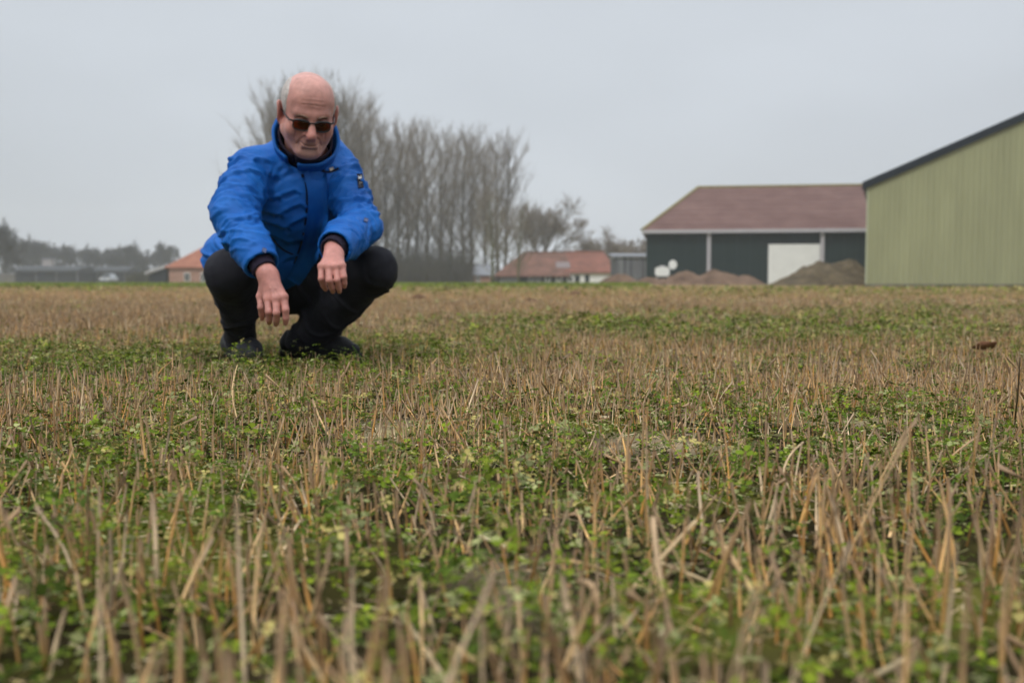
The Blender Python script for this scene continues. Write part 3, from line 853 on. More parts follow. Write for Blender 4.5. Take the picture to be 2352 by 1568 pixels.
skull = [hel((0, -.016, .034), (.0795, .099, .0855), .01), hel((0, .030, .045), (.066, .062, .070), .03)]
body = list(skull)
body += [hel((0, .030, -.028), (.064, .060, .075), .03),                # face block
         hrc((-.056, .008, -.056), (-.022, .064, -.102), .026, .022, .03), hrc((.056, .008, -.056), (.022, .064, -.102), .026, .022, .03),
         hel((0, .070, -.108), (.027, .022, .020), .02),                # chin
         hel((-.044, .056, -.036), (.027, .025, .028), .025), hel((.044, .056, -.036), (.027, .025, .028), .025),   # cheeks
         hrc((-.040, .078, .021), (-.010, .089, .018), .011, .010, .018), hrc((.040, .078, .021), (.010, .089, .018), .011, .010, .018),  # brow
         hel((-.033, .097, -.004), (.021, .016, .014), .014, 's'), hel((.033, .097, -.004), (.021, .016, .014), .014, 's'),              # eye sockets
         hel((-.032, .077, -.003), (.0135, .0125, .0115), .004), hel((.032, .077, -.003), (.0135, .0125, .0115), .004),                  # eyeballs and lids
         hrc((0, .088, .008), (0, .112, -.036), .0085, .0130, .014), hel((0, .114, -.041), (.0135, .012, .0115), .010),                   # nose
         hel((-.0145, .101, -.045), (.0085, .011, .0085), .008), hel((.0145, .101, -.045), (.0085, .011, .0085), .008),
         hel((-.0075, .106, -.0555), (.0038, .005, .004), .003, 's'), hel((.0075, .106, -.0555), (.0038, .005, .004), .003, 's'),
         hel((0, .086, -.068), (.028, .014, .018), .02),                # muzzle
         hrc((-.020, .0915, -.0715), (.020, .0915, -.0715), .0036, .0036, .008), hrc((-.017, .0910, -.081), (.017, .0910, -.081), .0048, .0048, .008),
         hrc((-.010, .1010, -.0765), (.010, .1010, -.0765), .0022, .0022, .004, 's'),   # mouth line
         hrc((-.019, .104, -.046), (-.036, .089, -.080), .0042, .0042, .008, 's'), hrc((.019, .104, -.046), (.036, .089, -.080), .0042, .0042, .008, 's'),
         hrc((-.016, .098, -.093), (.016, .098, -.093), .0040, .0040, .010, 's')]
for sx in (-1, 1):                                                      # ears
    Re = rot('Z', sx*-24) @ rot('Y', sx*8)
    body += [hel((sx*.086, -.014, -.008), (.0095, .022, .037), .008, 'u', Re),
             hel((sx*.095, -.008, -.004), (.0060, .0125, .021), .005, 's', Re),
             hel((sx*.079, -.004, -.036), (.0075, .010, .011), .006)]
neck_top = hd(0, -.035, -.055)
body += [RC(neck_top, neckB+V3([0, .02, -.02]), .060, .066, .03)]
# torso, arms and legs of the body under the clothes
body += [RC(neckB+V3([0, .05, -.06]), chest+V3([0, .04, 0]), .085, .115, .04), RC(chest+V3([0, .04, 0]), pelvis, .12, .12, .04),
         RC(neckB+V3([0, .05, -.04]), shR, .06, .05, .03), RC(neckB+V3([0, .05, -.04]), shL, .06, .05, .03),
         RC(shR, elR, .045, .038, .02), RC(elR, wrR, .038, .027, .01), RC(shL, elL, .045, .038, .02), RC(elL, wrL, .038, .027, .01),
         RC(hipR, knR, .065, .048, .02), RC(knR, anR, .046, .036, .02), RC(hipL, knL, .065, .048, .02), RC(knL, anL, .046, .036, .02)]

# ---- hands: (column, row, depth) of knuckle, middle joint, end joint and tip
def hand(wr, joints, thumb, rs):
    out = []
    for (kn, p1, p2, tp), r in zip(joints, rs):
        out.append(RC(wr, kn, .021, r*1.16, .016))
        out.append(EL(V3(kn)+V3([0, -.003, .001]), (r*1.15, r*1.1, r*1.1), None, .006))     # knuckle
    for (kn, p1, p2, tp), r in zip(joints, rs):
        out += [RC(kn, p1, r*1.05, r*.95, .004), RC(p1, p2, r*.97, r*.86, .003), RC(p2, tp, r*.88, r*.74, .003)]
    a, b, c = thumb
    out += [RC(V3(wr)*.6+V3(a)*.4, a, .018, .013, .012), RC(a, b, .0125, .0105, .005), RC(b, c, .0105, .0085, .004)]
    return out
RHJ = [[J(598, 681, 2.795), J(599, 706, 2.780), J(601, 721, 2.795), J(602, 732, 2.812)],
       [J(615, 686, 2.775), J(617, 716, 2.757), J(618, 733, 2.775), J(618, 741, 2.792)],
       [J(634, 686, 2.765), J(635, 718, 2.750), J(635, 735, 2.770), J(634, 744, 2.788)],
       [J(652, 682, 2.768), J(656, 711, 2.755), J(656.5, 730, 2.762), J(656, 742, 2.772)]]
LHJ = [[J(739, 612, 2.752), J(738, 640, 2.735), J(743, 655, 2.752), J(748, 664, 2.768)],
       [J(755, 613, 2.742), J(756, 644, 2.722), J(762, 660, 2.740), J(765, 669, 2.758)],
       [J(772, 613, 2.746), J(774.5, 643, 2.731), J(778.5, 661, 2.748), J(779.5, 669, 2.762)],
       [J(786, 610, 2.756), J(790, 636, 2.742), J(791, 650, 2.752), J(791, 658, 2.764)]]
RH = hand(J(617, 634, 2.80), RHJ, [J(642, 668, 2.825), J(652, 692, 2.835), J(650, 712, 2.835)], [.0093, .0102, .0106, .0103])
LH = hand(J(767, 585, 2.805), LHJ, [J(748, 606, 2.815), J(741, 632, 2.812), J(745, 650, 2.808)], [.0094, .0097, .0093, .0087])
body += RH + LH
allp = np.stack([shR, shL, elR, elL, wrR, wrL, anR, anL, knL, knR, pelvis, HC])
V, F = sdf_mesh(body, .0024, allp.min(0)-.22, allp.max(0)+.22, 1)
# creases of an older face
def face_crease(pts, depth, wd):
    global V, base_dark
    for sx in ((-1, 1) if pts[0][0] > .004 else (1,)):
        for a, b in zip(pts[:-1], pts[1:]):
            a = V3([a[0]*sx, a[1]]); b = V3([b[0]*sx, b[1]]); ba = b-a; w = qh[:, [0, 2]]-a
            t = np.clip((w @ ba)/(ba @ ba), 0, 1); d = np.linalg.norm(w-t[:, None]*ba, axis=1)
            g_ = np.exp(-(d/wd)**2)*fmask
            fdisp[:] = np.minimum(fdisp, -g_*depth+.35*depth*np.exp(-((d-2*wd)/wd)**2)*fmask)
            base_dark[:] = np.maximum(base_dark, g_*min(.42, depth/.008))
Nh = normals(V, F); qh = (V-HC) @ HR/HSZ
fmask = ((np.linalg.norm(qh, axis=1) < .16) & (Nh @ fw > .15) & (qh[:, 1] > .02)).astype(float)
fdisp = np.zeros(len(V)); base_dark = np.zeros(len(V))
for pts, dp, wd in [([(.017, -.044), (.030, -.058), (.037, -.077)], .0036, .0036), ([(.032, -.078), (.033, -.094)], .0018, .0032), ([(.014, -.016), (.034, -.025), (.050, -.016)], .0020, .003),
                    ([(-.029, -.0675), (-.020, -.0725), (-.008, -.0750), (.008, -.0750), (.020, -.0725), (.029, -.0675)], .0050, .0022), ([(-.017, -.089), (.017, -.089)], 0.0012, .004),
                    ([(-.036, .050), (0, .053), (.036, .049)], .0008, .0028), ([(-.032, .062), (0, .065), (.032, .062)], .0006, .0028), ([(-.028, .074), (0, .076), (.028, .074)], .0004, .0028),
                    ([(.050, -.004), (.060, -.010)], .0014, .002), ([(.043, -.030), (.046, -.056)], .0020, .004)]:
    face_crease(pts, dp, wd)
V = V+Nh*fdisp[:, None]
# finger and cheek pigment
nz_ = np.array([mnoise.fractal(Vector(p)*28, .8, 2.2, 4) for p in V])
base = np.tile(np.array([0.50, 0.240, 0.200]), (len(V), 1))
q = (V-HC) @ HR / HSZ
inhead = np.linalg.norm(q, axis=1) < .17
def wgt(c, r): return np.exp(-(np.linalg.norm((q-V3(c)), axis=1)/r)**2)*inhead
red = np.clip(wgt((0, .112, -.04), .022)*.9 + wgt((-.045, .07, -.03), .024)*.5 + wgt((.045, .07, -.03), .024)*.5 + wgt((.085, -.01, -.01), .03)*.8 + wgt((-.085, -.01, -.01), .03)*.8 + wgt((0, .09, -.076), .016)*.35, 0, 1)
base = base*(1-red[:, None]*.7) + np.array([0.47, 0.15, 0.12])*red[:, None]*.7
stub = np.clip(wgt((0, .08, -.095), .03)*.5 + wgt((-.03, .06, -.085), .03)*.4 + wgt((.03, .06, -.085), .03)*.4 + wgt((0, .1, -.062), .014)*.35, 0, .5)
base = base*(1-stub[:, None]) + np.array([0.36, 0.24, 0.20])*stub[:, None]
pale = np.clip((q[:, 2]-.05)/.06, 0, 1)*inhead
base = base*(1-pale[:, None]*.5) + np.array([0.60, 0.335, 0.285])*pale[:, None]*.5
# finger joints and knuckles slightly redder
for hj in (RHJ, LHJ):
    for f_ in hj:
        for k_ in (0, 1):
            w = np.exp(-(np.linalg.norm(V-f_[k_], axis=1)/.010)**2)[:, None]*.35
            base = base*(1-w)+np.array([0.48, 0.21, 0.165])*w
nz2_ = np.array([mnoise.fractal(Vector(p)*75, .8, 2.2, 3) for p in V])
base *= (1+.20*nz_+.12*nz2_)[:, None]
handw = (~inhead)[:, None]*.55
base = base*(1-handw)+base*np.array([0.98, 0.84, 0.84])*handw
base = base*(1-.35*base_dark[:, None])+np.array([0.22, 0.08, 0.06])*.35*base_dark[:, None]
# veins on the backs of the hands
N_ = normals(V, F)
for vs_ in ([J(612, 640, 2.78), J(622, 662, 2.765), J(626, 680, 2.76)], [J(628, 645, 2.78), J(634, 662, 2.765), J(645, 678, 2.76)], [J(604, 650, 2.785), J(606, 676, 2.78)],
            [J(756, 592, 2.79), J(760, 602, 2.76), J(764, 611, 2.745)], [J(774, 590, 2.79), J(778, 602, 2.765), J(780, 609, 2.755)]):
    for a, b in zip(vs_[:-1], vs_[1:]):
        ba = V3(b)-V3(a); t = np.clip(((V-V3(a)) @ ba)/(ba @ ba), 0, 1)
        d = np.linalg.norm(V-V3(a)-t[:, None]*ba, axis=1)
        # distance across the picture plane only, so that the vein lies on the skin
        dd = V-V3(a)-t[:, None]*ba; d = np.hypot(dd[:, 0], dd[:, 2]); near_ = (np.abs(dd[:, 1]) < .03) & (N_[:, 1] < -.3)
        V += N_*(np.exp(-(d/.0022)**2)*.0014*near_)[:, None]
M_skin = mat_vcol('skin', .52, 0, .35, .25, 700, .10, 90)
M_skin.node_tree.nodes['Principled BSDF'].inputs['Subsurface Weight'].default_value = .12
M_skin.node_tree.nodes['Principled BSDF'].inputs['Subsurface Radius'].default_value = (.010, .004, .002)
bodyo = part('body', V, F, M_skin, cols=base)
# what the clothes cover needs fewer faces
shown = (np.linalg.norm(V-HC, axis=1) < .165)
for hj in (RHJ, LHJ):
    shown |= np.linalg.norm(V-V3(hj[1][0]), axis=1) < .125
vg = bodyo.vertex_groups.new(name='covered'); vg.add([int(i) for i in np.where(~shown)[0]], 1.0, 'REPLACE')
dm = bodyo.modifiers.new('thin', 'DECIMATE'); dm.ratio = float(.06+.98*shown.mean()); dm.vertex_group = 'covered'
_me = bpy.data.meshes.new_from_object(bodyo.evaluated_get(bpy.context.evaluated_depsgraph_get()))
bodyo.modifiers.clear(); bodyo.data = _me; _me.name = 'body'
bodyo.vertex_groups.clear()

# ---- short white hair at the sides and back of the head, eyebrows
class Off:
    def __init__(s, pr, off, op='u', k=.002): s.pr, s.off, s.op, s.k = pr, off, op, k
    def d(s, p): return sdf_eval(s.pr, p)-s.off
hair = [Off(skull, .0038), HS(hd(0, .042, 0), fw, .5, 's', .012), HS(hd(0, 0, .098), upv+fw*.55, .5, 's', .014), HS(hd(0, 0, -.055), -upv, .5, 's', .01),
        EL(hd(0, .0, .14), (.056, .13, .082), HR, .012, 's'), EL(hd(.0815, -.012, -.012), (.02, .022, .034), HR, .005, 's'), EL(hd(-.0815, -.012, -.012), (.02, .022, .034), HR, .005, 's')]
V, F = sdf_mesh(hair, .003, HC-.16, HC+.16, 2)
nz_ = np.array([mnoise.noise(Vector(p)*260) for p in V])
V = V+normals(V, F)*(nz_*.0008)[:, None]
part('hair', V, F, mat_plain('white_hair', (0.50, 0.45, 0.42), .85, .25, 160, .4, 500))
for sx in (-1, 1):
    eb = []
    for i in range(6):
        t = i/5; eb.append(RC(hd(sx*(.014+.030*t), .0975-.013*t*t, .0135+.005*math.sin(t*3)), hd(sx*(.019+.030*t), .0975-.014*t*t, .0145+.005*math.sin(t*3)), .0036, .0028, .004))
    V, F = sdf_mesh(eb, .0018, hd(sx*.03, .09, .02)-.035, hd(sx*.03, .09, .02)+.035, 1)
    part('eyebrow', V, F, mat_plain('grey_eyebrow', (0.27, 0.165, 0.125), .9, .3, 200))

# ---- glasses
M_frame = mat_plain('black_frame', (0.012, 0.012, 0.013), .25, .1, 20, spec=.5)
M_lens, nt, N, L, bs = new_mat('brown_lens')
tr = N.new('ShaderNodeBsdfTransparent'); tr.inputs[0].default_value = (0.42, 0.18, 0.07, 1)
gl = N.new('ShaderNodeBsdfGlossy'); gl.inputs['Roughness'].default_value = .05; gl.inputs[0].default_value = (1, .95, .9, 1)
fr = N.new('ShaderNodeFresnel'); fr.inputs[0].default_value = 1.5
mx = N.new('ShaderNodeMixShader'); L.new(fr.outputs[0], mx.inputs[0]); L.new(tr.outputs[0], mx.inputs[1]); L.new(gl.outputs[0], mx.inputs[2])
L.new(mx.outputs[0], N['Material Output'].inputs['Surface'])
glasses = empty('glasses'); glasses.parent = man
def head_mb(mb): return [hd(*v) for v in mb.v]
def lens_outline(sx, grow=0.0, n=28):
    pts = []
    for i in range(n):
        a = 2*math.pi*i/n; c, s = math.cos(a), math.sin(a)
        ex = math.copysign(abs(c)**.62, c)*(.0245+grow); ez = math.copysign(abs(s)**.68, s)*((.0145 if s > 0 else .0165)+grow)
        x = sx*.0325+ex; z = -.0105+ez
        pts.append((x, .1045-3.6*x*x, z))
    return pts
for sx in (-1, 1):
    o = lens_outline(sx)
    mb = MB(); mb.tube(o+[o[0]], .0021, 6)
    # heavier upper rim
    top = [p for p in lens_outline(sx, .001) if p[2] > -.006]; top.sort(key=lambda p: p[0])
    mb.tube(top, .0031, 6)
    rim = part('rim', np.array(head_mb(mb)), mb.f, M_frame, glasses)
    n = len(o); c = (sx*.0325, .1055-3.6*(.0325**2), -.0105)
    vs = [hd(*p) for p in o]+[hd(*c)]+[hd(p[0], p[1]-.0016, p[2]) for p in o]+[hd(c[0], c[1]-.0016, c[2])]
    fs = [[i, (i+1) % n, n] for i in range(n)]+[[n+1+(i+1) % n, n+1+i, 2*n+1] for i in range(n)]
    part('lens', np.array(vs), fs, M_lens, glasses)
    mb = MB(); mb.tube([(sx*.057, .092, -.001), (sx*.068, .086, .000), (sx*.0765, .04, .002), (sx*.0815, .0, .004), (sx*.083, -.022, -.008)], [.003, .0028, .0022, .002, .002], 6)
    part('temple', np.array(head_mb(mb)), mb.f, M_frame, glasses)
mb = MB(); mb.tube([(-.0095, .1035, -.003), (-.004, .1065, .000), (.004, .1065, .000), (.0095, .1035, -.003)], .0022, 6)
part('bridge', np.array(head_mb(mb)), mb.f, M_frame, glasses)

# ---- jacket
nax = hd(0, -.02, -.01)-neckB; nax /= np.linalg.norm(nax)
tax = chest-pelvis; tax /= np.linalg.norm(tax)
wid = (shL-shR); wid /= np.linalg.norm(wid)
dep = np.cross(wid, tax); dep /= np.linalg.norm(dep)              # front-back of the trunk
if dep[1] > 0: dep = -dep                                         # points to the viewer
TR = np.stack([wid, dep, np.cross(wid, dep)], 1)
jk = []
jk += [EL(chest+V3([0, .05, -.01]), (.185, .150, .17), TR, .05), EL(belly+V3([.005, .05, 0]), (.185, .165, .17), TR, .06),
       EL(pelvis+V3([0, .0, .06]), (.175, .145, .13), TR, .06), EL(J(524, 592, 3.47), (.085, .11, .095), None, .05)]
jk += [RC(shR+V3([.03, .03, -.005]), shL+V3([-.03, .03, -.005]), .076, .076, .05)]
jk += [RC(neckB+V3([0, .06, -.02]), chest+V3([0, .05, 0]), .115, .15, .05, n=dep, sc=.85)]
jk += [RC(neckB+V3([0, .03, -.05]), neckB+nax*.005, .108, .078, .04)]                  # collar stand
# sleeves
jk += [RC(shR, (shR+elR)/2, .063, .063, .018), RC((shR+elR)/2, elR, .065, .061, .03), RC(elR, elR*.45+wrR*.55, .061, .057, .03), RC(elR*.45+wrR*.55, wrR+(wrR-elR)*.06, .057, .049, .02)]
jk += [RC(shL, (shL+elL)/2, .068, .061, .016), RC((shL+elL)/2, elL, .061, .057, .03), RC(elL, elL*.45+wrL*.55, .057, .055, .03), RC(elL*.45+wrL*.55, wrL+(wrL-elL)*.06, .055, .050, .02)]
dR = (wrR-elR)/np.linalg.norm(wrR-elR); dL = (wrL-elL)/np.linalg.norm(wrL-elL)
eR = wrR-dR*.030; eL = wrL-dL*.004
jk += [HS(eR, dR, .085), RC(eR-dR*.035, eR+dR*.1, .041, .043, .004, 's'), HS(eL, dL, .085), RC(eL-dL*.035, eL+dL*.1, .042, .044, .004, 's')]
# hollow for head and neck, collar rim higher at the back
colT = neckB+nax*.075
jk += [RC(neckB+V3([0, .02, -.03]), neckB+nax*.2, .080, .092, .004, 's'), HS(neckB+nax*.085+V3([0, -.02, 0]), nax*.8+V3([0.05, -.75, 0]), .16, 's', .01)]
# wrinkles are carried by the cloth: folds across the sleeves and the bent belly
lo = np.stack([shR, shL, elR, elL, wrR, wrL, pelvis, knR]).min(0)-.24; hi = np.stack([shR, shL, elL, elR, pelvis, HC]).max(0)+.22
V, F = sdf_mesh(jk, .0047, lo, hi, 2)
N_ = normals(V, F)
def arm_coord(a, b, V):
    ba = b-a; t = ((V-a) @ ba)/(ba @ ba); d = np.linalg.norm(V-a-np.clip(t, 0, 1)[:, None]*ba, axis=1)
    return t, d
disp = np.zeros(len(V))
rngw = random.Random(4)
def fold_set(a, b, rad, n, amp, skew, seed):
    """oblique rings of cloth folds round one arm segment"""
    global disp
    ba = b-a; L_ = np.linalg.norm(ba); t, d = arm_coord(a, b, V)
    m = np.clip(1-(d-rad)/.03, 0, 1)*(d < rad*1.8)*np.clip((t+.15)/.15, 0, 1)*np.clip((1.12-t)/.12, 0, 1)
    ax = ba/L_; e1 = np.cross(ax, V3([.2, 1, .1])); e1 /= np.linalg.norm(e1); e2 = np.cross(ax, e1)
    w = V-a; an = np.arctan2(w @ e2, w @ e1)
    rr = random.Random(seed)
    for i in range(n):
        t0 = rr.uniform(-.02, 1.05); sk = rr.uniform(-skew, skew); ph = rr.uniform(0, 6.28); wd = rr.uniform(.0045, .0085)/L_; am = amp*rr.uniform(.4, 1.3)
        cover = np.clip(.35+.9*np.cos(an-rr.uniform(0, 6.28)), 0, 1)
        c = t0+sk*np.sin(an+ph)+.03*np.sin(3*an+ph*2)
        x = (t-c)/wd
        disp += m*cover*am*(np.exp(-x*x)-.55*np.exp(-((x-1.9)/1.3)**2))
fold_set(shR, elR, .068, 14, .0055, .16, 1); fold_set(elR, wrR, .06, 17, .0055, .16, 2)
fold_set(shL, elL, .066, 14, .0055, .16, 3); fold_set(elL, wrL, .057, 14, .0055, .16, 14)
fold_set(J(548, 540, 3.42), J(505, 632, 3.45), .09, 10, .009, .2, 31)
# folds over the front of the trunk: (from, to, depth of fold, width)
def crease(pts, amp, wd):
    global disp
    for a, b in zip(pts[:-1], pts[1:]):
        a, b = V3(a), V3(b); ba = b-a
        W = V-a; W2 = W[:, [0, 2]]; b2 = ba[[0, 2]]
        t = np.clip((W2 @ b2)/(b2 @ b2), 0, 1)
        d2 = W2-t[:, None]*b2; sd = d2[:, 1]
        d = np.linalg.norm(d2, axis=1)
        m = (N_[:, 1] < -.15) & (np.abs(W[:, 1]) < .3)
        trunk = (arm_coord(shR, elR, V)[1] > .075) & (arm_coord(elR, wrR, V)[1] > .07) & (arm_coord(shL, elL, V)[1] > .073) & (arm_coord(elL, wrL, V)[1] > .07)
        disp += m*trunk*amp*(-np.exp(-(d/wd)**2)+.8*np.exp(-((d-1.7*wd)/(wd*.9))**2)*(sd > 0))
for (pts, am, wd) in [
    ([J(600, 492, 3.1), J(640, 500, 3.1), J(690, 478, 3.1)], .010, .010), ([J(598, 515, 3.1), J(650, 528, 3.1), J(700, 505, 3.1)], .011, .010),
    ([J(610, 545, 3.1), J(650, 560, 3.1), J(700, 552, 3.1)], .008, .010), ([J(590, 470, 3.1), J(640, 462, 3.1), J(680, 446, 3.1)], .008, .009),
    ([J(640, 600, 3.1), J(690, 585, 3.1)], .008, .010), ([J(595, 395, 3.1), J(612, 440, 3.1), J(604, 480, 3.1)], .007, .010),
    ([J(748, 440, 3.1), J(765, 480, 3.1), J(768, 530, 3.1)], .007, .010), ([J(640, 420, 3.1), J(676, 398, 3.1)], .006, .010), ([J(752, 470, 3.1), J(772, 455, 3.1)], .006, .008),
    ([J(655, 390, 3.1), J(640, 415, 3.1), J(622, 455, 3.1)], .006, .010)]:
    crease(pts, am*.55, wd*.8)
fine = np.array([mnoise.fractal(Vector((p[0]*9, p[1]*9, p[2]*13)), .7, 2.1, 3)*.0042+mnoise.noise(Vector((p[0]*38, p[1]*38, p[2]*52)))*.0009 for p in V])
# crisp small creases running round the sleeves
def sleeve_creases(a, b, rad, amp, seed):
    t, d = arm_coord(a, b, V); L_ = np.linalg.norm(b-a); ax = (b-a)/L_
    e1 = np.cross(ax, V3([.2, 1, .1])); e1 /= np.linalg.norm(e1); e2 = np.cross(ax, e1)
    an = np.arctan2((V-a) @ e2, (V-a) @ e1)
    m = np.clip(1-(d-rad)/.03, 0, 1)*(d < rad*1.7)*np.clip((t+.1)/.12, 0, 1)*np.clip((1.08-t)/.12, 0, 1)
    for i in np.where(m > .01)[0]:
        s_ = t[i]*L_; q_ = Vector((s_*26+1.1*math.sin(an[i]+seed), math.cos(an[i])*.9, math.sin(an[i])*.9+seed))
        r1 = 1-abs(mnoise.noise(q_))*2.2; r2 = 1-abs(mnoise.noise(q_*2.1+Vector((7, 3, 1))))*2.2
        fine[i] += m[i]*amp*(max(r1, 0)**2.2+.45*max(r2, 0)**2.2-.35)
for a_, b_, r_, s_ in ((shR, elR, .065, 1.0), (elR, wrR, .058, 5.0), (shL, elL, .063, 9.0), (elL, wrL, .056, 13.0)): sleeve_creases(a_, b_, r_, .0065, s_)
keep = np.clip(((np.linalg.norm(V-eR, axis=1)-.055)/.05), 0, 1)*np.clip(((np.linalg.norm(V-eL, axis=1)-.055)/.05), 0, 1)
V = V+N_*((disp+fine)*(.15+.85*keep))[:, None]
M_jacket = mat_plain('blue_shell_fabric', (0.0015, 0.095, 0.40), .55, .10, 14, .22, 700, col2=(0.005, 0.125, 0.46), spec=.25)
jacket = part('jacket', V, F, M_jacket)
bvh = BVHTree.FromPolygons([tuple(v) for v in V], [tuple(map(int, f)) for f in F])
def on_jacket(u, v, off=.0):
    """point of the cloth seen at picture (u, v), lifted by off"""
    d = Vector(P(u, v, 3.0))-Vector((0, 0, CAM_H)); d.normalize()
    h = bvh.ray_cast(Vector((0, 0, CAM_H)), d)
    if h[0] is None: return None
    n = h[1] if h[1].dot(d) < 0 else -h[1]
    return np.array(h[0]+n*off), np.array(n)
def patch(name, rows, mat, thick=.004, lift=.002, parent=jacket):
    """rows: list of lists of picture points; a flap of cloth lying on the jacket"""
    top = []; 
    for r in rows:
        for (u, v) in r:
            h = on_jacket(u, v)
            if h is None: return None
            top.append(h)
    nr, nc = len(rows), len(rows[0])
    pos = np.array([h[0] for h in top]); nor = np.array([h[1] for h in top])
    # smooth the flap so that it bridges the folds below
    pg = pos.reshape(nr, nc, 3)
    for _ in range(2):
        q = pg.copy()
        q[1:-1] = .5*pg[1:-1]+.25*(pg[:-2]+pg[2:]); pg = q
    nav = V3([0, -1, .12]); nav /= np.linalg.norm(nav)
    nor = nor*.4+nav*.6; nor /= np.linalg.norm(nor, axis=1, keepdims=True)
    Vt = pg.reshape(-1, 3)+nor*(lift+thick); Vb = pg.reshape(-1, 3)-nor*.006
    n = nr*nc
    fs = [[i*nc+j, i*nc+j+1, (i+1)*nc+j+1, (i+1)*nc+j] for i in range(nr-1) for j in range(nc-1)]
    bd = [j for j in range(nc)]+[i*nc+nc-1 for i in range(1, nr)]+[(nr-1)*nc+j for j in range(nc-2, -1, -1)]+[i*nc for i in range(nr-2, 0, -1)]
    fs += [[bd[k], bd[(k+1) % len(bd)], n+bd[(k+1) % len(bd)], n+bd[k]] for k in range(len(bd))]
    return part(name, np.concatenate([Vt, Vb]), fs, mat, parent)
def strip(path, w, nrow=24, nc=5):
    """rows of points along a path of (u, v) with width w(t)"""
    path = [V3(p) for p in path]; rows = []
    for i in range(nrow):
        s = i/(nrow-1)*(len(path)-1); k = min(int(s), len(path)-2); f = s-k
        p = path[k]*(1-f)+path[k+1]*f; t = path[k+1]-path[k]; t = t/np.linalg.norm(t); n = V3([-t[1], t[0]])
        ww_ = w(i/(nrow-1)) if callable(w) else w
        rows.append([tuple(p+n*ww_*(j/(nc-1)-.5)) for j in range(nc)])
    return rows
M_seam = mat_plain('navy_trim', (0.010, 0.014, 0.030), .7, .2, 40)
patch('storm_flap', strip([(722, 392), (732, 440), (730, 500), (718, 560), (700, 610), (676, 648)], lambda t: 50-8*t), M_jacket, .006, .003)
patch('flap_seam', strip([(697, 392), (706, 440), (704, 500), (693, 560), (676, 606)], 5, 22, 3), M_seam, .0012, .0005)
patch('chest_zip', strip([(738, 392), (756, 397), (778, 387)], 5, 10, 3), M_seam, .0015, .0)
patch('zip_pull', strip([(757, 391), (766, 386)], 7, 5, 3), mat_plain('pale_pull', (0.50, 0.42, 0.34), .5, .1, 40), .003, .003)
patch('throat_tab', strip([(697, 380), (699, 408)], 12, 7, 3), M_seam, .003, .003)
for (u, v, s) in ((607, 575, 7), (840, 506, 7)):
    patch('snap_button', strip([(u-s*.6, v-s*.2), (u+s*.6, v+s*.2)], s*1.2, 5, 4), mat_plain('snap_%d' % u, (0.10, 0.12, 0.22), .4, .1, 40), .003, .002)
patch('cuff_tab', strip([(577, 618), (584, 645)], 12, 7, 3), M_seam, .003, .002)
patch('cuff_tab', strip([(852, 578), (857, 600), (852, 618)], 8, 9, 3), M_seam, .003, .002)
patch('hand_pocket', strip([(616, 540), (650, 575), (690, 592)], 4, 12, 3), M_seam, .0012, .0)
pa = patch('sleeve_badge', strip([(825, 400), (829, 432)], 12, 8, 4), mat_plain('badge_dark', (0.02, 0.02, 0.03), .7, .1, 40), .003, .002)
pb = patch('badge_print', strip([(826, 404), (827, 412)], 7, 5, 3), mat_plain('badge_white', (0.62, 0.60, 0.56), .7, .05, 40), .0042, .002)
pb = patch('badge_print', strip([(828, 419), (829, 426)], 7, 5, 3), mat_plain('badge_white2', (0.55, 0.52, 0.48), .7, .05, 40), .0042, .002)

# turned collar: blue leaf standing round the neck, open at the throat
M_fleece = mat_plain('dark_fleece', (0.020, 0.015, 0.028), .9, .25, 90, .3, 400)
col_c = neckB+nax*.024+V3([.004, -.012, 0])
cw = np.cross(nax, V3([0, -1, 0])); cw /= np.linalg.norm(cw); cf = np.cross(cw, nax)       # cw: sideways, cf: towards the throat
if cf[1] > 0: cf = -cf
if cw[0] < 0: cw = -cw
def collar(name, r0, r1, z0, zb, zf, a0, th, mat, flare=.0, parent=jacket, seed=1):
    nA, nZ = 56, 8; vo, vi = [], []
    for i in range(nA):
        a = -a0+2*a0*i/(nA-1)                       # 0 = nape, +-pi = throat
        back = .5+.5*math.cos(a)
        top = zf+(zb-zf)*back**.8-.042*max(0, math.sin(a))*(.4+.6*back)
        for j in range(nZ):
            t = j/(nZ-1); r = r0+(r1-r0)*t+flare*max(0, t-.6)*2 + .004*mnoise.noise(Vector((a*2.2, t*2, seed)))
            ca, sa = -math.cos(a), math.sin(a)
            c = col_c+nax*(z0+(top-z0)*t)+cf*(ca*r*.98)+cw*(sa*r)
            rad = cf*ca+cw*sa
            vo.append(c+rad*th); vi.append(c)
    V_ = np.array(vo+vi); n = nA*nZ
    fs = []
    for i in range(nA-1):
        for j in range(nZ-1):
            a_, b_, c_, d_ = i*nZ+j, (i+1)*nZ+j, (i+1)*nZ+j+1, i*nZ+j+1
            fs += [[a_, b_, c_, d_], [n+d_, n+c_, n+b_, n+a_]]
        fs += [[i*nZ+nZ-1, (i+1)*nZ+nZ-1, n+(i+1)*nZ+nZ-1, n+i*nZ+nZ-1]]
    for j in range(nZ-1):
        fs += [[j, j+1, n+j+1, n+j], [(nA-1)*nZ+j+1, (nA-1)*nZ+j, n+(nA-1)*nZ+j, n+(nA-1)*nZ+j+1]]
    return part(name, V_, fs, mat, parent)
collar('collar', .085, .090, -.05, .084, .042, math.pi*.94, .009, M_jacket, .006)
collar('inner_collar', .071, .075, -.05, .080, .048, math.pi*.998, .006, M_fleece, .004, seed=4)

# ---- knitted inner cuffs
for e, d, w in ((eR, dR, wrR), (eL, dL, wrL)):
    cf_ = [RC(e-d*.05, e+d*.020, .039, .0345, .004), HS(e+d*.022, d, .08), RC(e-d*.02, e+d*.1, .0275, .0265, .003, 's')]
    V, F = sdf_mesh(cf_, .0028, e-.1, e+.1, 1)
    part('cuff', V, F, M_fleece)

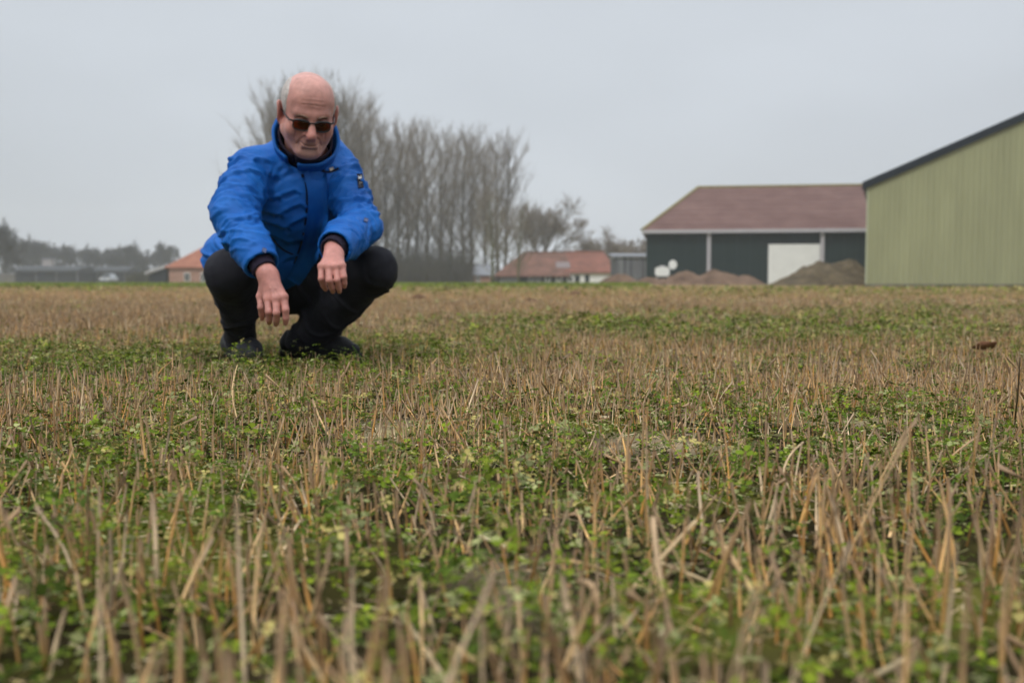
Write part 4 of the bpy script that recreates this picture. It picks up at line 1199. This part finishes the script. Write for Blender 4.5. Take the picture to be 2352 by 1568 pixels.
# ---- trousers
tr_ = [EL(pelvis+V3([0, 0, -.005]), (.165, .15, .125), None, .05), RC(hipR, knR, .094, .071, .05), RC(knR, J(547, 705, 3.24), .070, .055, .03), RC(J(547, 705, 3.24), anR+V3([0.006, 0, -.012]), .055, .051, .03),
       RC(hipL, knL, .094, .068, .05), RC(knL, knL*.5+anL*.5, .067, .066, .035), RC(knL*.5+anL*.5, anL+V3([-.004, 0, -.02]), .067, .070, .03),
       EL(knL*.25+hipL*.75+V3([0, 0, -.03]), (.12, .11, .085), None, .05)]
for an, kn in ((anR, knR), (anL, knL)):
    ad = an-kn; ad /= np.linalg.norm(ad)
    tr_ += [HS(an+V3([0, 0, -.040]), V3([0, 0, -1])+ad*.25, .12)]
V, F = sdf_mesh(tr_, .0055, np.stack([hipR, knR, anR, knL, anL, hipL]).min(0)-.2, np.stack([hipR, knR, anR, knL, anL, hipL]).max(0)+.2, 2)
N_ = normals(V, F); disp = np.zeros(len(V))
fold_set(hipR, knR, .09, 10, .009, .14, 21); fold_set(knR, anR, .066, 12, .009, .14, 22); fold_set(hipL, knL, .09, 11, .009, .14, 23); fold_set(knL, anL, .068, 13, .009, .14, 24)
fine = np.array([mnoise.fractal(Vector(p)*11, .7, 2.1, 3)*.004 for p in V])
V = V+N_*(disp+fine)[:, None]
M_trouser = mat_plain('black_trouser_cloth', (0.016, 0.016, 0.022), .75, .2, 25, .3, 600, spec=.2)
part('trousers', V, F, M_trouser)

# ---- shoes
def shoe(heel, toe, mat, mats):
    heel, toe = V3(heel), V3(toe); d = toe-heel; L_ = np.linalg.norm(d); d /= L_
    s = np.cross(d, V3([0, 0, 1])); s /= np.linalg.norm(s); u = np.cross(s, d)
    at = lambda x, y, z: heel+d*(x*L_)+s*y+u*z
    pr = [RC(at(.11, 0, .034), at(.42, 0, .036), .033, .038, .03), RC(at(.42, 0, .036), at(.78, .004, .026), .042, .040, .03), RC(at(.78, .004, .024), at(.93, .002, .020), .038, .026, .02),
          RC(at(.15, 0, .062), at(.12, 0, .036), .030, .033, .03), RC(at(.30, 0, .066), at(.55, 0, .050), .034, .03, .03),
          HS(at(.5, 0, .006), -u, .4), RC(at(.18, 0, .075), at(.18, 0, .16), .030, .034, .005, 's')]
    V, F = sdf_mesh(pr, .0042, np.minimum(heel, toe)-.1, np.maximum(heel, toe)+.16, 2)
    o = part('shoe', V, F, mat)
    mb = MB(); n = 28; ring = []
    for i in range(n):
        a = 2*math.pi*i/n; x = .5+.53*math.cos(a); w = .043*abs(math.sin(a))**.75*(1 if x > .35 else .88)
        ring.append((x, math.copysign(w, math.sin(a))))
    vs = [at(x, y, z) for z in (-.012, .012) for x, y in ring]
    fs = [list(range(n-1, -1, -1)), list(range(n, 2*n))]+[[i, (i+1) % n, (i+1) % n+n, i+n] for i in range(n)]
    part('sole', np.array(vs), fs, mats, o)
    mb = MB(); 
    for k in range(4):
        x = .36+k*.07; mb.tube([tuple(at(x, -.026, .074-k*.008)), tuple(at(x+.015, 0, .086-k*.010)), tuple(at(x, .026, .074-k*.008))], .0025, 5)
    part('lace', np.array(mb.v), mb.f, mats, o)
M_shoe = mat_plain('dark_shoe', (0.018, 0.018, 0.020), .6, .3, 40, .2, 300)
M_shoeg = mat_plain('grey_shoe', (0.045, 0.045, 0.052), .6, .4, 25, .2, 300)
M_sole = mat_plain('black_sole', (0.016, 0.015, 0.014), .8, .2, 40)
def floor_pt(u, y, z): p = P(u, 700, y); return V3([p[0], y, z])
shoe(floor_pt(648, 3.52, .018), floor_pt(822, 3.37, .014), M_shoe, M_sole)
shoe(floor_pt(524, 3.50, .018), floor_pt(590, 3.24, .014), M_shoeg, M_sole)
# ================================================================== the field
def blob(x, y, cx, cy, rx, ry):
    return np.exp(-(((x-cx)/rx)**2 + ((y-cy)/ry)**2))

def green_map(x, y):
    """share of living clover against dead straw, 0..1"""
    n = fbm(x*1.9+3.1, y*1.5+7.7, 5, 3)
    n2 = fbm(x*6.5, y*5.5, 9, 2)
    g = 0.48 + 1.15*(n-0.5) + 0.55*(n2-0.5)
    g = g + 0.42*blob(x, y, -1.25, 2.6, 1.05, 0.8) + 0.30*blob(x, y, -0.3, 3.4, 1.2, 0.5)
    g = g + 0.42*blob(x, y, 1.0, 5.6, 1.5, 1.4) + 0.2*blob(x, y, 2.6, 8, 1.6, 2.0)
    g = g - 0.55*blob(x, y, -2.4, 6.8, 2.4, 2.4) - 0.30*blob(x, y, 1.25, 2.7, 0.7, 0.8) - 0.22*blob(x, y, 0.35, 2.3, 0.55, 0.45)
    g = g - 0.55*blob(x, y, 0.2, 13, 6.5, 4.5) - 0.4*blob(x, y, -7, 16, 7, 8)
    g = g + 0.20*blob(x, y, -0.55, 1.0, 0.35, 0.4) - 0.05*blob(x, y, 0.7, 1.1, 0.5, 0.4)
    g = g - 0.16*np.clip((y-9)/10, 0, 1)
    return np.clip(g, 0, 1)

def bare_map(x, y):
    n = fbm(x*4.3+11, y*3.7+2, 21, 2)
    return np.clip((n-0.68)*5, 0, 1)

def ground_z(x, y):
    return 0.016*(fbm(x*3.0, y*3.0, 31, 3)-0.5) * np.clip(1-(y-6)/14, 0, 1)

# ground sheet, fine near the viewer, reaching the horizon
def spread(fine, far, grow):
    out = list(fine); step = fine[-1]-fine[-2]
    while out[-1] < far:
        step *= grow; out.append(out[-1]+step)
    return np.array(out)
xs = spread(np.arange(0, 2.6, 0.04), 2500, 1.22); xs = np.concatenate([-xs[:0:-1], xs])
ys = spread(np.arange(0.2, 5.2, 0.04), 4500, 1.16)
yb = spread(np.arange(0, 0.3, 0.1), 40, 1.5); ys = np.concatenate([0.2 - yb[:0:-1], ys])
X, Y = np.meshgrid(xs, ys)
Z = ground_z(X, Y)
gv = np.stack([X.ravel(), Y.ravel(), Z.ravel()], 1)
nx, ny = len(xs), len(ys)
ii = (np.arange(ny-1)[:, None]*nx + np.arange(nx-1)[None, :]).ravel()
gf = np.stack([ii, ii+1, ii+nx+1, ii+nx], 1)
# colour of the ground: pale dry soil, soil darkened as shade between the plants, moss; beyond the built stalks the field's own straw and clover colour
gm = green_map(gv[:, 0], gv[:, 1]); bm_ = bare_map(gv[:, 0], gv[:, 1])
soil = np.array([0.034, 0.027, 0.014]); pale = np.array([0.36, 0.285, 0.18]); moss = np.array([0.15, 0.15, 0.028]); strawc = np.array([0.30, 0.205, 0.105]); grn = np.array([0.12, 0.135, 0.035])
nn = fbm(gv[:, 0]*14, gv[:, 1]*14, 41, 3)[:, None]
gc = soil*(0.6+0.8*nn)
gc = gc*(1-0.85*bm_[:, None]) + pale*(0.6+0.7*nn)*0.85*bm_[:, None]
ms = np.clip((fbm(gv[:, 0]*5+4, gv[:, 1]*5, 51, 3)-0.50)*5, 0, 1)[:, None]*0.7
gc = gc*(1-ms) + moss*(0.6+0.8*nn)*ms
far = np.clip((gv[:, 1]-9)/12, 0, 1)[:, None]
fc = strawc*(1-gm[:, None]) + grn*gm[:, None]
gc = gc*(1-far) + fc*far
M_ground = mat_vcol('soil_ground', rough=0.95, spec=0.0, bump=0.9, bscale=90, var=0.35, vscale=45)
gnd = mesh_obj('field', gv, gf, M_ground, None, True, gc)
tag(gnd, kind='structure')

# ---------------------------------------------------------------- scatter helpers
def sample_points(y0, y1, density, margin=0.5, k=0.515):
    w0, w1 = k*y0+margin, k*y1+margin
    area = (w0+w1)*(y1-y0)
    n = int(area*density)
    y = y0 + rng.random(n*2)*(y1-y0); x = (rng.random(n*2)*2-1)*w1
    keep = np.abs(x) < (k*y+margin)
    x, y = x[keep][:n], y[keep][:n]
    return x, y

# the man's shoes press the plants flat: nothing grows through them
SHOES = [(P(552, 800, 3.34)[:2], 0.13, 0.17), (P(738, 800, 3.37)[:2], 0.18, 0.14)]
def clear_of_shoes(x, y):
    ok = np.ones(len(x), bool)
    for c, rx, ry in SHOES:
        ok &= (((x-c[0])/rx)**2 + ((y-c[1])/ry)**2) > 1
    return ok

STRAW = np.array([[0.66, 0.40, 0.165], [0.60, 0.35, 0.12], [0.74, 0.50, 0.25], [0.55, 0.28, 0.08], [0.44, 0.27, 0.13], [0.74, 0.56, 0.36]])
def stalk_mesh(x, y, z, h, r, lean, az, bend, sides, rings, darktip=True):
    """N tapered, bent, hollow-looking stems -> verts, faces, cols"""
    N = len(x)
    t = np.linspace(0, 1, rings)[None, :]
    off = lean[:, None]*t + bend[:, None]*t*t            # sideways run as a share of the length
    zz = z[:, None] - 0.01 + h[:, None]*t*np.sqrt(np.clip(1-(lean[:, None]+0.6*bend[:, None]*t)**2, 0.02, 1))
    cx = x[:, None] + np.cos(az)[:, None]*off*h[:, None]
    cy = y[:, None] + np.sin(az)[:, None]*off*h[:, None]
    rr = r[:, None]*(1-0.28*t)
    an = (np.arange(sides)/sides*2*np.pi)[None, None, :] + rng.random(N)[:, None, None]*6.28
    vx = cx[:, :, None] + np.cos(an)*rr[:, :, None]
    vy = cy[:, :, None] + np.sin(an)*rr[:, :, None]
    vz = np.repeat(zz[:, :, None], sides, 2)
    vz[:, -1, :] += (rng.random((N, sides))-0.3)*h[:, None]*0.10     # torn tips
    V = np.stack([vx, vy, vz], -1).reshape(-1, 3)
    base = (np.arange(N)*rings*sides)[:, None, None]
    i = np.arange(rings-1)[None, :, None]; k = np.arange(sides)[None, None, :]; k2 = (k+1) % sides
    F = np.stack([base+i*sides+k, base+i*sides+k2, base+(i+1)*sides+k2, base+(i+1)*sides+k], -1).reshape(-1, 4)
    c = STRAW[rng.integers(0, len(STRAW), N)]*(0.42+1.10*rng.random((N, 1))**1.25)
    grey = np.array([0.40, 0.28, 0.19])*(0.6+0.6*rng.random((N, 1)))
    tt = t[..., None]
    w = np.clip((tt-0.45)*1.5, 0, 0.8) if darktip else 0*tt
    cc = c[:, None, :]*(1-w) + grey[:, None, :]*w
    cc = cc*(0.8+0.4*rng.random((N, rings, 1)))
    Cc = np.repeat(cc[:, :, None, :], sides, 2).reshape(-1, 3)
    return V, F, Cc

def join(parts):
    Vs, Fs, Cs = [], [], []; b = 0
    for V, F, C in parts:
        Vs.append(V); Fs.append(F+b); Cs.append(C); b += len(V)
    return np.concatenate(Vs), np.concatenate(Fs), np.concatenate(Cs)

def tufts(y0, y1, dens, per, spread_r, hmean, rmean, sides, rings, hboost=1.0, floor=0.22):
    x, y = sample_points(y0, y1, dens)
    g = green_map(x, y); bare = bare_map(x, y)
    keep = rng.random(len(x)) < np.clip(1.22-1.0*g, floor, 1)*(1-0.7*bare)
    x, y = x[keep], y[keep]; g = g[keep]
    n = rng.integers(1, per+1, len(x))
    idx = np.repeat(np.arange(len(x)), n)
    M = len(idx)
    px = x[idx] + rng.normal(0, spread_r, M); py = y[idx] + rng.normal(0, spread_r, M)
    ok = clear_of_shoes(px, py) & (px*px + (py)**2 > 0.30**2)
    idx, px, py = idx[ok], px[ok], py[ok]; M = len(idx)
    tall = (0.78 + 0.5*fbm(px*1.3, py*1.3, 61, 2)) * (1 - 0.42*g[idx])
    h = 0.92*hmean*tall*np.clip(rng.lognormal(-0.12, 0.36, M), 0.3, 2.0)*hboost
    r = rmean*np.clip(rng.lognormal(0, 0.28, M), 0.5, 1.8)
    az0 = rng.random(len(x))*6.28
    az = az0[idx] + rng.normal(0, 1.3, M)
    lean = np.clip(np.abs(rng.normal(0.04, 0.40, M)), 0, 0.93)
    bend = rng.normal(0.0, 0.10, M)
    bend = np.where(rng.random(M) < 0.05, rng.uniform(0.3, 0.6, M), bend)
    return px, py, ground_z(px, py), h, r, lean, az, bend

M_straw = mat_vcol('dry_straw', rough=0.75, spec=0.10, bump=0.35, bscale=900, var=0.22, vscale=260)
parts = []
near = None
for (y0, y1, dens, per, sr, hm, rm, sd, rg) in [
        (0.30, 1.30, 820, 5, 0.020, 0.086, 0.00140, 5, 5),
        (1.30, 2.60, 1250, 5, 0.020, 0.066, 0.00130, 4, 4),
        (2.60, 5.0, 900, 4, 0.022, 0.060, 0.0015, 3, 3),
        (5.0, 11.0, 270, 4, 0.03, 0.058, 0.0021, 3, 2),
        (11.0, 24.0, 50, 4, 0.05, 0.058, 0.0036, 3, 2),
        (24.0, 47.0, 11, 4, 0.10, 0.060, 0.008, 3, 2)]:
    a = tufts(y0, y1, dens, per, sr, hm, rm, sd, rg, floor=0.60 if y0 < 1 else 0.42 if y0 < 2 else 0.26)
    if near is None:
        order = np.argsort(a[1] + 0.35*np.abs(a[0])/0.6)
        vis = order[np.abs(a[0][order]) < 0.52*a[1][order] + 0.02]
        pick = vis[a[3][vis] > 0.06][:240]
        near = [q[pick] for q in a]
        mask = np.ones(len(a[0]), bool); mask[pick] = False
        a = [q[mask] for q in a]
    parts.append((stalk_mesh(*a, sd, rg), sd))
for (V, F, C), nm in zip([join([p[0] for p in parts])], ['stubble']):
    o = mesh_obj('stubble', V, F, M_straw, None, True, C)
    tag(o, 'mass of cut tan straw stubble covering the whole field', 'stubble', kind='stuff')

# the nearest stems stand as single pieces
for i in range(len(near[0])):
    one = [q[i:i+1] for q in near]
    bx, by = float(one[0][0]), float(one[1][0])
    one[0] = one[0]-bx; one[1] = one[1]-by
    V, F, C = stalk_mesh(*one, 8, 8)
    o = mesh_obj('stubble_stalk', V, F, M_straw, None, True, C)
    o.location = (bx, by, 0)
    tag(o, 'dry brown straw stalk standing upright in the blurred nearest foreground', 'straw stalk', 'straw stalks standing nearest the viewer')

# long straws lying or leaning across the foreground, each one of its own look
def straw(pts, r, label, col=(0.52, 0.37, 0.20)):
    pts = [Vector(p) for p in pts]
    b = pts[0].copy()
    mb = MB(); n = 10
    q = []
    for i in range(n):                              # smooth the few given points
        s = i/(n-1)*(len(pts)-1); k = min(int(s), len(pts)-2); f = s-k
        p0, p1, p2, p3 = pts[max(k-1, 0)], pts[k], pts[k+1], pts[min(k+2, len(pts)-1)]
        q.append(0.5*((2*p1)+(p2-p0)*f+(2*p0-5*p1+4*p2-p3)*f*f+(3*p1-p0-3*p2+p3)*f**3) - b)
    mb.tube(q, [r*(1-0.25*i/(n-1)) for i in range(n)], 8)
    c = np.array([np.array(col)*(0.75+0.5*random.random()) for _ in range(len(mb.v))])
    o = mesh_obj('fallen_straw', mb.v, mb.f, M_straw, None, True, c)
    o.location = b
    tag(o, label, 'straw')
    return o
def G(u, v, z=0.0):
    """point at height z seen at pixel (u, v)"""
    y = (CAM_H - z) / ((v - 645.4) / FD) * 0.99
    for _ in range(8):
        p = P(u, v, y); y *= (CAM_H - z) / max(1e-6, CAM_H - p[2])
    return P(u, v, y)
straw([G(905, 1385, .004), G(960, 1465, .012), G(1020, 1560, .02)], .0024, 'straw lying diagonally near the bottom centre, its lower end out of the frame', (0.55, 0.42, 0.25))
straw([G(1445, 1360, .006), G(1520, 1280, .03), G(1600, 1195, .06)], .0024, 'straight straw leaning up to the right, crossing a thin straw below it', (0.58, 0.42, 0.24))
straw([G(1500, 1285, .02), G(1600, 1325, .018), G(1690, 1365, .01)], .0018, 'thin straw sloping down to the right from the crossing of two straws', (0.50, 0.38, 0.22))
straw([G(1665, 1255, .05), G(1720, 1345, .03), G(1770, 1450, .006)], .0024, 'long straw leaning left with its foot right of centre foreground', (0.52, 0.35, 0.18))
straw([G(1500, 1190, .075), G(1512, 1300, .05), G(1545, 1460, .008)], .0026, 'curved straw bowing to the left, standing right of centre foreground', (0.46, 0.32, 0.19))
straw([G(1255, 1295, .015), G(1310, 1288, .03), G(1375, 1305, .022), G(1430, 1330, .01)], .0016, 'thin straw arching low over clover at the lower middle', (0.50, 0.33, 0.16))
straw([G(1330, 1335, .035), G(1365, 1350, .05), G(1372, 1420, .03), G(1378, 1540, .006)], .0028, 'thick hooked straw bent over at its top, near the bottom centre', (0.45, 0.30, 0.17))
straw([G(1040, 1480, .01), G(1075, 1505, .01), G(1112, 1528, .006)], .0026, 'short pale straw piece lying flat at the bottom centre', (0.55, 0.40, 0.20))
straw([G(1100, 1230, .012), G(1160, 1255, .012), G(1205, 1285, .008)], .002, 'split pale straw lying on the soil in the middle foreground', (0.60, 0.50, 0.32))
straw([G(1830, 1150, .012), G(1800, 1090, .03), G(1815, 1045, .05), G(1845, 1015, .06)], .0016, 'thin straw curled like a hook between the stalks at right', (0.55, 0.40, 0.24))
straw([G(545, 965, .01), G(533, 905, .05), G(538, 865, .075), G(545, 838, .085)], .0015, 'single tall pale stalk curving up below the crouching man', (0.58, 0.40, 0.20))
straw([G(2105, 1500, .006), G(2050, 1530, .012), G(1990, 1560, .018)], .0026, 'straw lying nearly flat in the bottom right corner area', (0.50, 0.40, 0.24))
straw([G(1960, 1240, .006), G(2010, 1222, .012), G(2060, 1195, .02)], .002, 'pale straw lying flat between stalks on the right', (0.55, 0.40, 0.22))
straw([G(2330, 975, .02), G(2338, 900, .09), G(2343, 820, .15)], .0015, 'tall dark dry stem standing alone at the right edge', (0.19, 0.135, 0.085))

# ---------------------------------------------------------------- clover and small leaves
def leaf_mesh(x, y, z, size, simple):
    """trifoliate leaves: three folded leaflets each"""
    N = len(x)
    az = rng.random(N)*6.28
    tilt = np.clip(rng.normal(0, 0.45, N), -1.1, 1.1); taz = rng.random(N)*6.28
    nrm = np.stack([np.sin(tilt)*np.cos(taz), np.sin(tilt)*np.sin(taz), np.cos(tilt)], -1)
    if simple:
        tpl = np.array([[0, 0, 0], [0.55, 0.45, 0.05], [1.0, 0, -0.05], [0.55, -0.45, 0.05]])
        fcs = np.array([[0, 1, 2, 3]])
    else:
        tpl = np.array([[0, 0, 0], [0.5, 0, -0.08], [1.0, 0, -0.10], [0.28, 0.36, 0.08], [0.80, 0.40, 0.06], [0.28, -0.36, 0.08], [0.80, -0.40, 0.06]])
        fcs = np.array([[0, 1, 3, 3], [1, 2, 4, 3], [0, 5, 1, 1], [1, 5, 6, 2]])
    out = []
    t1 = np.cross(nrm, np.array([0.3, 0.8, 0.1])); t1 /= np.linalg.norm(t1, axis=1, keepdims=True)
    t2 = np.cross(nrm, t1)
    c0 = np.array([[0.112, 0.158, 0.013], [0.075, 0.118, 0.014], [0.165, 0.21, 0.016], [0.26, 0.27, 0.11], [0.36, 0.30, 0.10]])
    ci = rng.choice(5, N, p=[0.30, 0.22, 0.20, 0.15, 0.13])
    base_c = c0[ci]*(0.40+1.1*rng.random((N, 1)))
    for j in range(3):
        a = az + j*2.094
        d = t1*np.cos(a)[:, None] + t2*np.sin(a)[:, None]
        e = -t1*np.sin(a)[:, None] + t2*np.cos(a)[:, None]
        droop = rng.normal(0.0, 0.25, N)[:, None]
        d2 = d + nrm*droop
        V = (np.stack([x, y, z], -1)[:, None, :] + size[:, None, None]*(
            tpl[None, :, 0:1]*d2[:, None, :] + tpl[None, :, 1:2]*e[:, None, :] + tpl[None, :, 2:3]*nrm[:, None, :]
            + 0.10*d2[:, None, :]))
        k = len(tpl)
        F = (np.arange(N)*k)[:, None, None] + fcs[None]
        C = np.repeat((base_c*(0.85+0.3*rng.random((N, 1))))[:, None, :], k, 1)
        out.append((V.reshape(-1, 3), F.reshape(-1, 4), C.reshape(-1, 3)))
    return join(out)

def tri_quads(F):
    """degenerate quads (last index repeated) -> tris, others split in two"""
    deg = F[:, 2] == F[:, 3]
    a = F[deg][:, :3]; q = F[~deg]
    return np.concatenate([a, q[:, [0, 1, 2]], q[:, [0, 2, 3]]])

M_leaf = mat_vcol('clover_leaf', rough=0.7, transl=0.14, spec=0.08, var=0.25, vscale=300)
parts = []
for (y0, y1, dens, size, simple) in [(0.30, 1.1, 11500, 0.0060, True), (1.1, 2.4, 12000, 0.0051, False), (2.4, 5, 8000, 0.0062, True),
                                     (5, 11, 1300, 0.012, True), (11, 24, 200, 0.024, True), (24, 47, 25, 0.06, True)]:
    x, y = sample_points(y0, y1, dens)
    g = green_map(x, y); bare = bare_map(x, y)
    clump = fbm(x*13+5, y*13, 81, 2)
    keep = (rng.random(len(x)) < np.clip(g*1.55-0.06, 0.06, 1)*(1-0.8*bare)*np.clip((clump-0.30)*5, 0.22, 1)) & clear_of_shoes(x, y) & (x*x+y*y > 0.3**2)
    x, y, g = x[keep], y[keep], g[keep]
    hgt = (0.003+0.075*rng.random(len(x))**1.3*(0.35+g)*np.clip((clump[keep]-0.25)*2, .1, 1.2))
    s = size*np.clip(rng.lognormal(0, 0.36, len(x)), 0.45, 2.2)
    V, F, C = leaf_mesh(x, y, ground_z(x, y)+hgt, s, simple)
    parts.append((V, tri_quads(F), C))
V, F, C = join(parts)
o = mesh_obj('clover', V, F, M_leaf, None, False, C)
tag(o, 'low green clover and weed leaves spread between the stubble', 'clover', kind='stuff')

# fine green blades between the clover
x, y = sample_points(0.35, 5, 130); g = green_map(x, y)
k = (rng.random(len(x)) < g) & clear_of_shoes(x, y); x, y = x[k], y[k]; N = len(x)
a = (x, y, ground_z(x, y), 0.045*np.clip(rng.lognormal(0, .35, N), .4, 2), np.full(N, 0.0009), np.abs(rng.normal(0, .35, N)), rng.random(N)*6.28, rng.normal(0.1, .25, N))
V, F, C = stalk_mesh(*a, 3, 5, False)
C = np.repeat((np.array([[0.10, 0.19, 0.035]])*(0.6+0.8*rng.random((N, 1)))), 15, 0)
tag(mesh_obj('grass_blades', V, F, M_leaf, None, True, C), 'thin green grass blades scattered among the clover', 'grass', kind='stuff')

# chaff: small broken bits of straw lying on the ground
def chaff(y0, y1, dens, L0, w0):
    x, y = sample_points(y0, y1, dens)
    k = clear_of_shoes(x, y) & (x*x+y*y > 0.3**2); x, y = x[k], y[k]
    N = len(x); az = rng.random(N)*6.28; L_ = L0*np.clip(rng.lognormal(0, .6, N), .25, 4)
    w = w0*np.clip(rng.lognormal(0, .4, N), .4, 2.5)
    z = ground_z(x, y) + 0.003 + 0.014*rng.random(N)**2
    d = np.stack([np.cos(az), np.sin(az), rng.normal(0, .18, N)], -1); e = np.stack([-np.sin(az), np.cos(az), rng.normal(0, .5, N)], -1)
    c = np.stack([x, y, z], -1)
    up = np.array([0, 0, 1.0])
    V = np.stack([c-d*L_[:, None]/2-e*w[:, None]/2, c-d*L_[:, None]/2+e*w[:, None]/2, c+d*L_[:, None]/2+e*w[:, None]/2, c+d*L_[:, None]/2-e*w[:, None]/2,
                  c-d*L_[:, None]*.45+up*w[:, None]*.45, c+d*L_[:, None]*.45+up*w[:, None]*.45], 1)
    f = np.array([[0, 3, 5, 4], [4, 5, 2, 1]])
    F = (np.arange(N)*6)[:, None, None]+f[None]
    cc = np.array([[0.48, 0.36, 0.20], [0.56, 0.46, 0.30], [0.36, 0.26, 0.15], [0.27, 0.20, 0.12], [0.40, 0.38, 0.16]])[rng.integers(0, 5, N)]*(0.6+0.7*rng.random((N, 1)))
    return V.reshape(-1, 3), F.reshape(-1, 4), np.repeat(cc, 6, 0)
V, F, C = join([chaff(0.3, 1.4, 2200, .013, .0011), chaff(1.4, 2.8, 2200, .013, .0012), chaff(2.8, 6, 300, .020, .0024), chaff(6, 14, 60, .04, .006)])
tag(mesh_obj('chaff', V, F, M_straw, None, False, C), 'broken bits of pale straw and chaff littering the soil', 'chaff', kind='stuff')

# single dead leaves and clods that stand out in the field
def dead_leaf(u, v, y, size, label, col):
    b = P(u, v, y); mb = MB()
    n = 9; vs = []
    for i in range(n):
        t = i/(n-1); w = math.sin(math.pi*min(1, t*0.95+0.04))**0.8*0.34
        for sgn in (-1, -0.5, 0, 0.5, 1):
            vs.append((size*(t-0.5), size*w*sgn, size*(0.30*(t-0.4)**2*2 + 0.30*(abs(sgn)**1.5)*w + 0.03*math.sin(9*t+4*sgn))))
    fs = [[i*5+k, i*5+k+1, (i+1)*5+k+1, (i+1)*5+k] for i in range(n-1) for k in range(4)]
    o = mesh_obj('dead_leaf', vs, fs, mat_plain('leaf_brown_%d' % u, col, 0.8, 0.3, 60), None, True)
    md = o.modifiers.new('thick', 'SOLIDIFY'); md.thickness = size*0.02
    o.location = b; o.rotation_euler = (0.5, 0.35, 2.4)
    tag(o, label, 'leaf')
dead_leaf(2262, 800, 3.45, 0.085, 'curled brown dead leaf caught in the stubble at far right', (0.20, 0.095, 0.055))
def clod(u, y, r, label):
    b = P(u, 660, y); b[2] = 0.0
    vs, fs = [], []
    n, m = 14, 6
    for j in range(m):
        ph = j/(m-1)*math.pi/2
        for i in range(n):
            a = 2*math.pi*i/n
            q = 1+0.35*(mnoise.noise(Vector((math.cos(a)*2+u, math.sin(a)*2, ph*2)))) 
            vs.append((r*q*math.cos(ph)*math.cos(a)*1.5, r*q*math.cos(ph)*math.sin(a), r*0.85*q*math.sin(ph)))
    fs = [[j*n+i, j*n+(i+1) % n, (j+1)*n+(i+1) % n, (j+1)*n+i] for j in range(m-1) for i in range(n)]
    o = mesh_obj('soil_clod', vs, fs, mat_plain('clod_%d' % u, (0.13, 0.075, 0.045), 0.95, 0.4, 30, 0.6, 50), None, True)
    o.location = b
    tag(o, label, 'clod')
clod(962, 15.0, 0.075, 'small dark brown clod on the field right of the man\'s knee')
clod(1320, 19.0, 0.085, 'small dark brown clod on the field in front of the long red-roofed farmhouse')
clod(1218, 12.5, 0.06, 'small reddish clod on the field, nearer than the other two')
